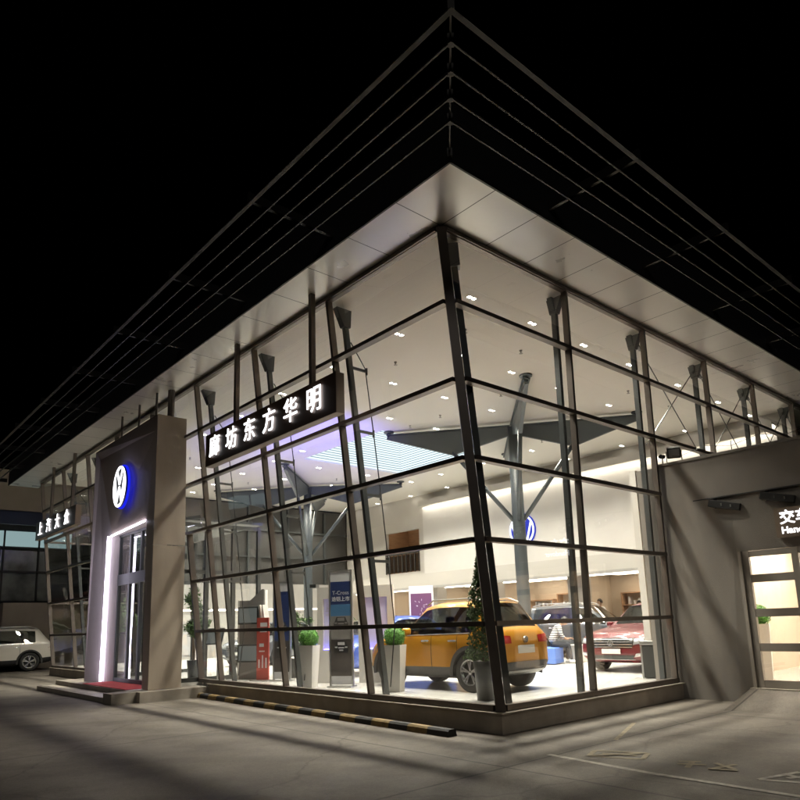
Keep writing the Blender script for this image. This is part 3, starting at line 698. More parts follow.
m.poly([(AX, YB, G), (13.5, YB, G), (13.5, YB, AZ), (AX, YB, AZ)]); m.poly([(13.5, YB, G), (13.5, -.1, G), (13.5, -.1, AZ), (13.5, YB, AZ)])
m.build('wall', M['annex'], an, norm=False)
m = MB(); m.span(AX-.03, AX+.3, YB, .05, AZ+.002, AZ+.05); m.build('parapet_cap', M['annex'], an)
m = MB(); m.span(AX-.008, AX-.001, YB, YA, LZ-.010, LZ+.010); m.build('ledge_joint', M['black'], an)
m = MB(); m.prism([(NX-.002, -1.37, G-.05), (NX-.002, -1.37, DS-.012), (NX-.16, -1.37, DS-.012), (NX-1.5, -1.37, G-.05)], (0, -4.5, 0)); m.build('ramp', M['ground'], an)
m = MB(); m.span(NX-.17, NX+.12, -4.2, -1.375, DS-.011, DS+.004); m.build('threshold', M['plinth_top'], an)
fr = MB()
cols = (DY0-.062, -2.35, -3.22, DY1+.06)
for y in cols: fr.span(DX-.03, DX+.05, y-.055, y+.055, DS+.005, DZ-.003)
for z in (.02, .65, 1.25, 1.86, DZ-.04): fr.span(DX-.022, DX+.042, DY1, DY0-.002, z-.07, z+.07 if z < 2.2 else z+.035)
door = fr.build('door', M['door'], an)
m = MB(); m.span(DX-.07, DX+.06, DY0-.002, DY0+.05, DS, DZ); m.build('door_jamb', M['door'], an)
m = MB(); m.poly([(DX+.01, DY0, DS), (DX+.01, DY1, DS), (DX+.01, DY1, DZ), (DX+.01, DY0, DZ)]); m.build('glazing', M['shopglass'], door)
# room behind the door
RX1, RY0, RY1 = 11.5, -.35, -6.5
m = MB(); m.poly([(DX+.1, RY0, DS), (RX1, RY0, DS), (RX1, RY1, DS), (DX+.1, RY1, DS)]); m.build('room_floor', M['tile'], an)
m = MB(); m.poly([(NX+.02, RY0, DS), (RX1, RY0, DS), (RX1, RY0, 2.9), (NX+.02, RY0, 2.9)]); m.poly([(RX1, RY0, DS), (RX1, RY1, DS), (RX1, RY1, 2.9), (RX1, RY0, 2.9)]); m.poly([(NX+.02, RY1, DS), (RX1, RY1, DS), (RX1, RY1, 2.9), (NX+.02, RY1, 2.9)]); m.poly([(NX+.02, RY0, 2.9), (RX1, RY0, 2.9), (RX1, RY1, 2.9), (NX+.02, RY1, 2.9)])
m.poly([(NX+.02, RY0, DS), (NX+.02, DY0+.05, DS), (NX+.02, DY0+.05, 2.9), (NX+.02, RY0, 2.9)])
m.build('room_wall', M['warm_wall'], an, norm=False)
m = MB(); m.span(8.3, 8.8, -1.95, -1.45, DS+.001, 2.89); m.build('room_pier', M['white2'], an)
m = MB(); m.span(RX1-.1, RX1-.02, -4, -1.5, DS+.001, 2.2); m.build('room_panel', M['wood2'], an)
for k in range(4):
    m = MB(); m.span(6.2, 10.6, -1.0-k*1.3, -.85-k*1.3, 2.87, 2.89); m.build('room_lamp', M['room_lamp'], an)
sgn = thing('door_sign', 'dark door sign with white Chinese and English lettering above the annex door', 'sign')
m = MB(); m.span(NX-.13, NX-.01, -3.7, -2.13, 2.53, 3.05); m.build('sign_box', M['sign_side'], sgn)
text_obj('lettering', '交车', .255, M['letter_dim'], sgn, frame_mw((NX-.137, -2.21, 2.86), (0, -1, 0), (0, 0, 1)), ext=.004, bold=.004, align='LEFT')
text_obj('lettering', 'Handover', .165, M['letter_dim'], sgn, frame_mw((NX-.137, -2.22, 2.645), (0, -1, 0), (0, 0, 1)), ext=.004, bold=.003, align='LEFT')
fl = None
for k, (x0, y) in enumerate(((AX+.02, -1.27), (AX+.02, -2.2), (AX+.02, -3.6))):
    if fl is None:
        fl = thing('flood_lamp', 'long black box lamp under the annex ledge, nearest to the glass', 'lamp', (x0, y, LZ), -PI/2+.12, 'black box lamps under the annex ledge')
        m = MB(); m.box((0, 0, -.17), (.56, .22, .13), rot=Matrix.Rotation(.26, 4, 'Y'), bev=.008); m.build('housing', M['black'], fl)
        for q in (-.17, .17):
            m = MB(); m.span(q-.03, q+.03, .02, .08, -.2, .0); m.build('mount', M['black'], fl)
        for q in (-.04, .12):
            m = MB(); m.box((q, -.115, -.17-q*.26), (.02, .01, .05)); m.build('latch', M['silver'], fl)
    else:
        o = copy_tree(fl); o.location = (x0, y, LZ); o['label'] = 'long black box lamp under the annex ledge, above the lit door sign' if k == 1 else 'long black box lamp under the annex ledge, outermost of the three'
# things on the annex roof edge
t = thing('roof_floodlight', 'square grey floodlight on the annex parapet beside the glass', 'floodlight', (5.36, -.33, AZ+.05), .5)
m = MB(); m.box((0, 0, .22), (.18, .26, .22), rot=Matrix.Rotation(-.35, 4, 'Y'), bev=.015); m.build('housing', M['post_dark'], t)
m = MB(); m.box((-.10, 0, .185), (.01, .2, .16), rot=Matrix.Rotation(-.35, 4, 'Y')); m.build('lens', M['headlight'], t)
m = MB(); m.span(-.03, .03, -.15, -.135, 0, .25); m.span(-.03, .03, .135, .15, 0, .25); m.span(-.04, .04, -.15, .15, 0, .02); m.build('yoke', M['black'], t)
t = thing('security_camera', 'small dark security camera on a short stand at the parapet corner', 'camera', (5.28, -.12, AZ+.05))
m = MB(); m.tube([(0, 0, 0), (0, 0, .14)], .012, 8); m.build('stand', M['black'], t)
m = MB(); m.tube([(.05, 0, .17), (-.1, -.02, .15)], .045, 12); m.build('body', M['black'], t)
m = MB(); pts = [(AX+.05, .0-(k*.5), AZ+.2+.05*math.cos(k*PI)) for k in range(18)]; m.tube(pts, .006, 5)
for k in range(0, 18, 3): m.tube([(AX+.05, -k*.5, AZ+.05), (AX+.05, -k*.5, AZ+.24)], .008, 6)
tag(m.build('parapet_wire', M['rod']), 'thin wire strung on short pins along the annex parapet', 'wire')

# ------------------------------------------------------------------ vegetation
def leaf_cloud(pts_n, size, aspect=.5):
    m = MB()
    for p, n in pts_n:
        n = Vector(n); n = (n + Vector((random.gauss(0, .5), random.gauss(0, .5), random.gauss(0, .5)))).normalized()
        s = n.cross(Vector((random.gauss(0, 1), random.gauss(0, 1), random.gauss(0, 1)))).normalized(); u = n.cross(s)
        L = size*random.uniform(.6, 1.3); W = L*aspect; p = Vector(p)
        m.poly([p-u*L*.5, p+s*W*.5, p+u*L*.5+n*L*.15, p-s*W*.5])
    return m
def ball_planter(loc, rz, label, h=.86, wt=.36, wb=.26, r=.21, group='white tapered planters with clipped green balls'):
    t = thing('planter', label, 'planter', loc, rz, group)
    m = MB(); bmv = []
    for z, ww in ((0, wb), (h, wt), (h, wt-.05), (h-.06, wt-.06)):
        bmv.append([m.bm.verts.new((sx*ww/2, sy*ww/2, z)) for sx, sy in ((-1, -1), (1, -1), (1, 1), (-1, 1))])
    for a, b in zip(bmv, bmv[1:]):
        for k in range(4): m.bm.faces.new((a[k], a[(k+1) % 4], b[(k+1) % 4], b[k]))
    m.bm.faces.new(bmv[0][::-1]); m.bm.faces.new(bmv[-1]); m.build('pot', M['pot_white'], t)
    pts = []
    for k in range(2300):
        d = Vector((random.gauss(0, 1), random.gauss(0, 1), random.gauss(0, 1))).normalized(); rr = r*random.uniform(.80, 1.03)
        pts.append((d*rr+Vector((0, 0, h+r*.72)), d))
    m = leaf_cloud(pts, .032, .55); bmesh.ops.create_icosphere(m.bm, subdivisions=3, radius=r*.84, matrix=Matrix.Translation((0, 0, h+r*.72))); m.build('clipped_ball', M['leaf_bright'], t, norm=False)
    return t
ball_planter((.98, 3.42, 0), .5, 'white tapered planter with green clipped ball, beside the orange car')
ball_planter((.58, 5.75, 0), .5, 'white tapered planter with green clipped ball, in front of the lilac display wall')
ball_planter((6.75, -1.02, DS), .3, 'white planter with green clipped ball inside the annex door', h=1.08, r=.22)
def topiary(loc):
    t = thing('topiary_tree', 'dark cone shaped topiary in a dark pot at the glass corner', 'topiary', loc)
    m = MB(); m.lathe([(.14, 0), (.17, .5), (.19, .62), (.17, .62), (.16, .56)], n=18); m.build('pot', M['pot_dark'], t, smooth=True)
    m = MB(); m.tube([(0, 0, .5), (.01, 0, 1.8)], .03, 8, r1=.012); m.build('trunk', M['bark'], t)
    pts = []
    for k in range(3600):
        z = random.random()**1.15; rad = (.31*(1-z)**.85+.03)*(1+.16*math.sin(9*z+3)) * (random.uniform(.5, 1.06)); a = random.uniform(0, 2*PI)
        pts.append((Vector((rad*math.cos(a), rad*math.sin(a),   .64+z*1.75)), Vector((math.cos(a), math.sin(a), .3))))
    leaf_cloud(pts, .055, .6).build('foliage', M['leaf_dark'], t, norm=False); return t
topiary((.86, 1.04, 0))
def potted_tree(loc, label, h=2.1, spread=.42, pot=.17, n=900, leafm='leaf', group='potted plants inside the glass'):
    t = thing('potted_plant', label, 'plant', loc, random.uniform(0, 6), group)
    m = MB(); m.lathe([(pot*.8, 0), (pot, .45), (pot*1.04, .47), (pot*.9, .47), (pot*.88, .42)], n=16); m.build('pot', M['pot_dark'], t, smooth=True)
    m = MB()
    for q in range(3):
        a = q*2.1; m.tube([(.03*math.cos(a), .03*math.sin(a), .4), (.05*math.cos(a+1), .05*math.sin(a+1), h*.5), (spread*.4*math.cos(a), spread*.4*math.sin(a), h*.9)], .018, 7, r1=.008)
    m.build('stem', M['bark'], t)
    pts = []
    cl = [(Vector((random.gauss(0, spread*.5), random.gauss(0, spread*.5), random.uniform(h*.5, h))), random.uniform(.12, .26)) for _ in range(16)]
    for k in range(n):
        c_, r_ = random.choice(cl); d = Vector((random.gauss(0, 1), random.gauss(0, 1), random.gauss(0, .8))).normalized()*r_*random.uniform(.3, 1)
        pts.append((c_+d, Vector((d.x, d.y, .2))))
    leaf_cloud(pts, .13, .32).build('foliage', M[leafm], t, norm=False); return t
potted_tree((.36, 10.9, 0), 'leafy ficus in a dark pot inside the entrance lobby', h=2.3, spread=.36, n=1700)
potted_tree((1.2, 20.2, 0), 'bushy potted plant behind the far end of the long glass front', h=2.6, spread=.6, n=1100)
potted_tree((1.3, 18.2, 0), 'bushy potted plant behind the glass just beyond the portal', h=1.9, spread=.55, n=900)
potted_tree((2.1, 6.9, 0), 'dark leafy plant behind the lilac display wall', h=1.75, spread=.3, n=600, leafm='leaf_dark')
potted_tree((1.9, 8.3, 0), 'dark leafy plant between the two tall banners', h=1.6, spread=.3, n=600, leafm='leaf_dark')
# ------------------------------------------------------------------ cars
def bool_cut(o, cutters):
    for c_ in cutters:
        md = o.modifiers.new('cut', 'BOOLEAN'); md.operation = 'DIFFERENCE'; md.object = c_; md.solver = 'EXACT'
    me = eval_mesh(o); o.modifiers.clear(); o.data = me
    for c_ in cutters: bpy.data.objects.remove(c_)
def make_car(label, paintm, loc, rz, L=4.4, Wd=1.8, Hh=1.66, group=None, style='suv', cladding=True, grille=True, sedan=False, rear_detail=True, lit=False, rails=True, name='suv_car'):
    t = thing(name, label, 'car', loc, rz, group)
    W = Wd/2; k = L/4.4; q = Hh/1.66
    # stations: u from nose, w, zb, zs(belt), zt(top), wt(top half width)
    zsB = 1.03*q
    S = [(0.02, .80, .36, .60, .66, .62), (.06, .88, .26, .72, .80, .68), (.22, .96, .21, .83, .92, .74), (.55, .99, .20, .90, .985, .78), (.85, 1.0, .20, .935, 1.02, .79), (1.18, 1.0, .20, .965, 1.06, .80),
         (1.32, 1.0, .20, .98, 1.085, .79), (1.95, 1.0, .20, 1.0, 1.56, .70), (2.05, 1.0, .20, 1.0, 1.585, .70), (2.32, 1.0, .20, 1.01, 1.62, .70), (2.40, 1.0, .20, 1.01, 1.622, .70), (2.9, 1.0, .20, 1.02, 1.625, .70), (3.22, 1.0, .20, 1.03, 1.615, .695), (3.30, 1.0, .20, 1.03, 1.612, .69)]
    if sedan: S += [(3.5, 1.0, .22, 1.03, 1.575, .68), (3.72, .99, .24, 1.04, 1.50, .67), (4.12, .97, .28, 1.04, 1.16, .70), (4.30, .94, .33, 1.0, 1.06, .70), (4.38, .86, .42, .88, .93, .64)]
    else: S += [(3.72, 1.0, .22, 1.05, 1.59, .675), (3.86, 1.0, .24, 1.055, 1.575, .66), (4.22, .975, .28, 1.06, 1.12, .72), (4.33, .95, .32, .98, 1.03, .70), (4.385, .87, .40, .80, .86, .66)]
    NJ = 11
    bm = bmesh.new(); grid = []
    for (u, w_, zb, zs, zt, wt) in S:
        x = L/2-u*k; zb *= q; zs *= q; zt *= q; ww = W*w_; wtt = W*wt
        cab = zt-zs > .25
        half = [(0, zb), (.70*ww, zb), (.93*ww, zb+.05), (.99*ww, zb+.28*(zs-zb)), (1.0*ww, zb+.60*(zs-zb)), (.985*ww, zs-.07*q), (.945*ww, zs)]
        if cab: half += [(wtt+.02, zt-.10*q), (wtt*.90, zt-.022*q), (wtt*.5, zt), (0, zt+.006)]
        else: half += [(.88*ww, zs+.45*(zt-zs)), (.72*ww, zs+.85*(zt-zs)), (.4*ww, zt), (0, zt+.008)]
        ring = [bm.verts.new((x, y, z)) for y, z in half] + [bm.verts.new((x, -y, z)) for y, z in half[-2:0:-1]]
        grid.append(ring)
    n = len(grid[0])
    iw0, iw1 = 6, 7                   # windshield between these stations
    ir0 = len(S)-4; ir1 = len(S)-3    # rear window
    for i in range(len(S)-1):
        for j in range(n):
            a, b, c_, d = grid[i][j], grid[i][(j+1) % n], grid[i+1][(j+1) % n], grid[i+1][j]
            f_ = bm.faces.new((a, b, c_, d))
            jj = j if j < 10 else n-1-j
            mi = 0
            if jj in (8, 9) and i == iw0: mi = 1
            if jj in (8, 9) and i == ir0: mi = 3
            if jj == 6 and 6 <= i <= 12: mi = 2
            if jj == 6 and i == 13: mi = 2
            if cladding and jj in (0, 1, 2) : mi = 4
            f_.material_index = mi
    bm.faces.new(grid[0][::-1]); bm.faces.new(grid[-1])
    bmesh.ops.recalc_face_normals(bm, faces=bm.faces)
    cl = bm.edges.layers.float.new('crease_edge')
    for e in bm.edges:
        ms = {f_.material_index for f_ in e.link_faces}
        if len(ms) > 1: e[cl] = .9
    vl = bm.verts.layers.float.new('crease_vert')
    for v in bm.verts:
        ms = [f_.material_index for f_ in v.link_faces]
        if 2 in ms and 0 in ms and sum(1 for q_ in ms if q_ == 2) == 1: v[vl] = .75
        if (1 in ms or 3 in ms) and 0 in ms and sum(1 for q_ in ms if q_ in (1, 3)) == 1: v[vl] = .6
    me = bpy.data.meshes.new('body'); bm.to_mesh(me); bm.free()
    for m_ in (paintm, M['carglass'], M['carglass'], M['carglass'], M['clad']): me.materials.append(m_)
    o = bpy.data.objects.new('body', me); COL.objects.link(o)
    md = o.modifiers.new('s', 'SUBSURF'); md.levels = 2; md.render_levels = 2
    me2 = eval_mesh(o); o.modifiers.clear(); o.data = me2
    rw = .345*q; ax = (L/2-.86*k, L/2-3.53*k)
    cut = []
    for x in ax:
        for s in (-1, 1):
            c_ = MB(); c_.lathe([(rw+.055, -.30), (rw+.055, .30)], c=(x, s*W, rw), n=32, axis='Y'); cut.append(c_.build('cut', M['hub_dark']))
    bool_cut(o, cut)
    # split by material into parts
    src = bmesh.new(); src.from_mesh(o.data)
    for f_ in src.faces:
        c_ = f_.calc_center_median()
        for x in ax:
            rr = math.hypot(c_.x-x, c_.z-rw)
            if rr < rw+.053 or (rr < rw+.058 and abs(f_.normal.y) < .3): f_.material_index = 4
    names = {0: 'body', 1: 'windshield', 2: 'side_window', 3: 'rear_window', 4: 'sill_cladding'}
    mats_ = list(o.data.materials)
    bvh = BVHTree.FromBMesh(src)
    bpy.data.objects.remove(o)
    for idx, nm in names.items():
        sides = (None,) if nm not in ('side_window',) else (-1, 1)
        for sd_ in sides:
            b2 = src.copy()
            def keep(f_):
                mi = f_.material_index
                if mi >= 5: mi = 4
                if mi != idx: return False
                return sd_ is None or f_.calc_center_median().y*sd_ > 0
            dele = [f_ for f_ in b2.faces if not keep(f_)]
            bmesh.ops.delete(b2, geom=dele, context='FACES')
            if not b2.faces: b2.free(); continue
            mm = bpy.data.meshes.new(nm); b2.to_mesh(mm); b2.free()
            for m_ in mats_: mm.materials.append(m_)
            for p in mm.polygons: p.use_smooth = True
            ob = link(nm, mm, None, t)
    def hit(pt, d):
        r = bvh.ray_cast(Vector(pt), Vector(d).normalized()); return r
    def patch(name, m_, quad, axis, off=.006, nu=8, nv=4, parent=t, back=.0, smooth=True):
        """quad: four (a,b); axis: '+x' front,'-x' rear,'+y','-y' sides; projected on the body"""
        mb = MB(); gridp = []
        for v in range(nv+1):
            row = []
            for u in range(nu+1):
                fu, fv = u/nu, v/nv
                a = (quad[0][0]*(1-fu)+quad[1][0]*fu)*(1-fv)+(quad[3][0]*(1-fu)+quad[2][0]*fu)*fv
                b = (quad[0][1]*(1-fu)+quad[1][1]*fu)*(1-fv)+(quad[3][1]*(1-fu)+quad[2][1]*fu)*fv
                if axis[1] == 'x':
                    s = 1 if axis[0] == '+' else -1; org = (s*(L/2+1), a, b); d = (-s, 0, 0)
                else:
                    s = 1 if axis[0] == '+' else -1; org = (a, s*(W+1), b); d = (0, -s, 0)
                h = hit(org, d)
                if h[0] is None: row.append(None); continue
                row.append(mb.bm.verts.new(h[0]-Vector(d)*off))
            gridp.append(row)
        for v in range(nv):
            for u in range(nu):
                c4 = (gridp[v][u], gridp[v][u+1], gridp[v+1][u+1], gridp[v+1][u])
                if None in c4: continue
                mb.bm.faces.new(c4)
        if not mb.bm.faces: mb.bm.free(); return None
        bmesh.ops.recalc_face_normals(mb.bm, faces=mb.bm.faces)
        ret = bmesh.ops.extrude_face_region(mb.bm, geom=list(mb.bm.faces)); dd = Vector((0, 0, 0)); dd['xy'.index(axis[1])] = (1 if axis[0] == '+' else -1)*.008
        bmesh.ops.translate(mb.bm, verts=[v for v in ret['geom'] if isinstance(v, bmesh.types.BMVert)], vec=dd)
        return mb.build(name, m_, parent, smooth=False)
    # front
    gy_ = .52*W/.9
    patch('grille', M['grille'], [(-.56*W, .56*q), (.56*W, .56*q), (.64*W, .79*q), (-.64*W, .79*q)], '+x', .004, 12, 6)
    for r_ in range(4):
        z = (.575+.058*r_)*q
        patch('grille_bar', M['chrome'], [(-.57*W, z), (.57*W, z), (.57*W, z+.014), (-.57*W, z+.014)], '+x', .014, 14, 1)
    for s in (-1, 1):
        hl = patch('headlight', M['headlight'], [(s*.60*W, .63*q), (s*.96*W, .70*q), (s*.95*W, .79*q), (s*.62*W, .775*q)], '+x', .006, 8, 4)
        if lit and hl is not None: patch('lens_glint', M['lit'], [(s*.64*W, .72*q), (s*.70*W, .72*q), (s*.70*W, .76*q), (s*.64*W, .76*q)], '+x', .02, 2, 2, parent=hl)  # glowing patch stands in for the reflection on the lens
        patch('fog_lamp', M['chrome'], [(s*.60*W, .36*q), (s*.88*W, .39*q), (s*.86*W, .46*q), (s*.66*W, .44*q)], '+x', .008, 5, 3)
    patch('lower_intake', M['grille'], [(-.55*W, .30*q), (.55*W, .30*q), (.6*W, .40*q), (-.6*W, .40*q)], '+x', .004, 10, 3)
    patch('bumper_chrome', M['chrome'], [(-.6*W, .29*q), (.6*W, .29*q), (.62*W, .305*q), (-.62*W, .305*q)], '+x', .014, 10, 1)
    patch('number_plate', M['plate'], [(-.24, .43*q), (.24, .43*q), (.24, .54*q), (-.24, .54*q)], '+x', .03, 2, 2)
    hh = hit((L/2+1, 0, .67*q), (-1, 0, 0))
    if hh[0] is not None:
        e = emblem('', '', frame_mw((hh[0].x+.012, 0, .67*q), (0, 1, 0), (0, 0, 1)), .075, M['grille'], M['chrome'], .012, parent=t) if grille else None
    # rear
    if rear_detail:
        for s in (-1, 1):
            patch('tail_light', M['tail'], [(s*.52*W, .84*q), (s*.97*W, .84*q), (s*.93*W, .99*q), (s*.52*W, .97*q)], '-x', .008, 8, 4)
        patch('number_plate', M['plate'], [(-.24, .66*q), (.24, .66*q), (.24, .80*q), (-.24, .80*q)], '-x', .02, 2, 2)
        patch('rear_bumper', M['clad'], [(-.93*W, .30*q), (.93*W, .30*q), (.95*W, .52*q), (-.95*W, .52*q)], '-x', .012, 12, 4)
        patch('skid_plate', M['silver'], [(-.62*W, .29*q), (.62*W, .29*q), (.66*W, .37*q), (-.66*W, .37*q)], '-x', .03, 10, 2)
        hh = hit((-L/2-1, 0, .90*q), (1, 0, 0))
        if hh[0] is not None: emblem('', '', frame_mw((hh[0].x-.006, 0, .90*q), (0, -1, 0), (0, 0, 1)), .065, M['grille'], M['chrome'], .012, parent=t)
    # sides: seams, handles, mirrors, trims, arches
    for s in (-1, 1):
        ax_ = '+y' if s > 0 else '-y'
        for u in (1.42, 2.36, 3.18):
            x = L/2-u*k; patch('door_seam', M['grille'], [(x-.005, .33*q), (x+.005, .33*q), (x+.005, .99*q), (x-.005, .99*q)], ax_, -.005, 1, 10)
        for u in (2.18, 3.05):
            x = L/2-u*k; h = hit((x, s*(W+1), .90*q), (0, -s, 0))
            if h[0] is not None:
                m = MB(); m.box((x, h[0].y+s*.02, .90*q), (.2, .03, .032), bev=.008); m.build('door_handle', M['chrome'], t)
        patch('belt_line', M['chrome'], [(L/2-1.5*k, 1.0*q), (L/2-3.6*k, 1.03*q), (L/2-3.6*k, 1.045*q), (L/2-1.5*k, 1.015*q)], ax_, .002, 16, 1)
        h = hit((L/2-1.60*k, s*(W+1), 1.04*q), (0, -s, 0))
        yb = h[0].y if h[0] is not None else s*W*.93
        m = MB(); m.box((L/2-1.62*k, yb+s*.13, 1.08*q), (.11, .2, .14), bev=.04); m.build('wing_mirror', paintm, t, smooth=True)
        if cladding:
            for x in ax:
                m = MB(); r0, r1 = rw+.05, rw+.125
                arc = [PI*(-.06)+PI*1.12*i/20 for i in range(21)]
                for a0, a1 in zip(arc, arc[1:]):
                    P = [Vector((x+r*math.cos(a), s*(W*.965), rw+r*math.sin(a))) for r, a in ((r0, a0), (r1, a0), (r1, a1), (r0, a1))]
                    m.prism(P, (0, s*(W*.035+.012), 0))
                m.build('arch_trim', M['clad'], t)
        if rails:
            m = MB(); zt = 1.625*q
            m.tube([(L/2-2.0*k, s*.66*W, 1.57*q), (L/2-2.2*k, s*.68*W, zt+.035), (L/2-3.5*k, s*.66*W, zt+.03), (L/2-3.8*k, s*.63*W, 1.58*q)], .016, 8); m.build('roof_rail', M['silver'], t)
        for x in ax:
            yw = s*(W-.11)
            m = MB(); m.lathe([(rw*.66, -.105), (rw*.93, -.11), (rw, -.085), (rw, .085), (rw*.93, .11), (rw*.66, .105)], c=(x, yw, rw), n=36, axis='Y', cap=False)
            wh = m.build('wheel', M['tyre'], t, smooth=True)
            m = MB(); m.lathe([(rw*.60, s*-.02), (rw*.60, s*.03)], c=(x, yw, rw), n=28, axis='Y'); m.build('brake_shadow', M['hub_dark'], wh)
            m = MB(); m.lathe([(rw*.60, .1*s), (rw*.67, .105*s), (rw*.68, .06*s), (rw*.60, .03*s)], c=(x, yw, rw), n=32, axis='Y', cap=False)
            m.lathe([(rw*.15, .06*s), (rw*.13, .09*s), (.001, .095*s)], c=(x, yw, rw), n=14, axis='Y', cap=False)
            for z in range(5):
                for da in (-.16, .16):
                    a = 2*PI*z/5+.3; p0 = Vector((x+math.cos(a)*rw*.1, yw+s*.075, rw+math.sin(a)*rw*.1)); p1 = Vector((x+math.cos(a+da)*rw*.64, yw+s*.085, rw+math.sin(a+da)*rw*.64))
                    m.beam(p0, p1, .034, .03, side=(0, 1, 0))
            m.build('rim', M['rim'], wh)
    for x_, ys_ in ((L/2-2.35*k, (-.34*W/.9, .34*W/.9)), (L/2-3.25*k, (-.36*W/.9, 0, .36*W/.9))):
        for y_ in ys_:
            m = MB(); m.box((x_, y_, .86*q), (.13, .40*W/.9 if len(ys_) == 2 else .33*W/.9, .62*q), rot=Matrix.Rotation(-.2, 4, 'Y'), bev=.04); m.box((x_-.09, y_, 1.26*q), (.09, .2, .17*q), rot=Matrix.Rotation(-.15, 4, 'Y'), bev=.035); m.build('seat', M['cabin'], t)
    m = MB(); m.box((L/2-1.5*k, 0, .93*q), (.35, W*1.66, .12), bev=.04); m.build('dashboard', M['cabin'], t)
    m = MB(); m.span(-L/2+.5*k, L/2-1.3*k, -W*.86, W*.86, .42*q, .5*q); m.build('cabin_floor', M['cabin'], t)
    src.free()
    return t
P_or = paint('orange_paint', (.52, .225, .014)); P_red = paint('red_paint', (.085, .002, .006)); P_blue = paint('blue_paint', (.025, .06, .28)); P_grey = paint('slate_paint', (.07, .08, .095), .4); P_white = paint('pearl_paint', (.80, .75, .66), .03); P_silver = paint('silver_paint', (.45, .46, .47), .6)
hd = math.radians(80)
make_car('orange crossover with dark wheel arches seen from behind at the glass corner', P_or, (2.30, 3.14, 0), math.radians(91), L=3.62, Wd=1.54, Hh=1.68)
make_car('red car with chrome grille facing out through the shorter glass front', P_red, (8.72, 2.18, 0), PI, L=4.5, Wd=1.86, Hh=1.64, cladding=False, lit=True, rails=False, sedan=False)
make_car('blue car partly hidden behind the orange crossover', P_blue, (4.35, 7.75, 0), PI+.12, L=4.3, Wd=1.8, Hh=1.5, sedan=True, cladding=False, rails=False, rear_detail=False, name='sedan_car')
make_car('dark slate grey crossover parked sideways behind the blue seat cube', P_grey, (12.15, 6.5, 0), math.radians(-78), L=4.6, Wd=1.86, Hh=1.75, rear_detail=False)
make_car('silver car deep inside the showroom behind the blue car', P_silver, (7.2, 11.8, 0), PI+.3, L=4.4, Wd=1.8, Hh=1.48, sedan=True, cladding=False, rails=False, rear_detail=False, name='sedan_car')
make_car('dark car standing deep inside the showroom beyond the screen kiosk', P_grey, (5.4, 15.2, 0), PI+.5, L=4.5, Wd=1.8, Hh=1.48, sedan=True, cladding=False, rails=False, rear_detail=False, name='sedan_car')
make_car('large pearl white crossover parked outside at the far left end', P_white, (-1.30, 28.1, G), 3.14-.04, L=5.0, Wd=1.95, Hh=1.93, rear_detail=True)
# ------------------------------------------------------------------ people
def skin_body(name, pts, edges, radii, m_, parent, root=0, sub=2):
    me = bpy.data.meshes.new(name); me.from_pydata([Vector(p) for p in pts], edges, []); me.update()
    o = bpy.data.objects.new(name, me); COL.objects.link(o)
    md = o.modifiers.new('skin', 'SKIN'); md.use_smooth_shade = True
    for i, v in enumerate(o.data.skin_vertices[0].data):
        r = radii[i]; v.radius = r if isinstance(r, tuple) else (r, r); v.use_root = (i == root)
    s = o.modifiers.new('sub', 'SUBSURF'); s.levels = sub; s.render_levels = sub
    mm = eval_mesh(o); bpy.data.objects.remove(o)
    return link(name, mm, m_, parent, smooth=True)
def fingers(parent, wrist, d, up, m_):
    """five short curled fingers at the end of an arm"""
    d = Vector(d).normalized(); up = Vector(up).normalized(); s = d.cross(up).normalized(); wv = Vector(wrist)
    for k, (off, ln) in enumerate(((-.03, .065), (-.01, .075), (.01, .07), (.03, .055))):
        b = wv+d*.085+s*off
        skin_body('finger', [wv+d*.03+s*off*.6, b, b+d*ln*.55-up*.02, b+d*ln*.75-up*.055], [(0, 1), (1, 2), (2, 3)], [.011, .0095, .0085, .007], m_, parent, 0, 1)
    skin_body('thumb', [wv+d*.02-s*.02, wv+d*.055-s*.05, wv+d*.095-s*.05-up*.02], [(0, 1), (1, 2)], [.012, .0105, .008], m_, parent, 0, 1)
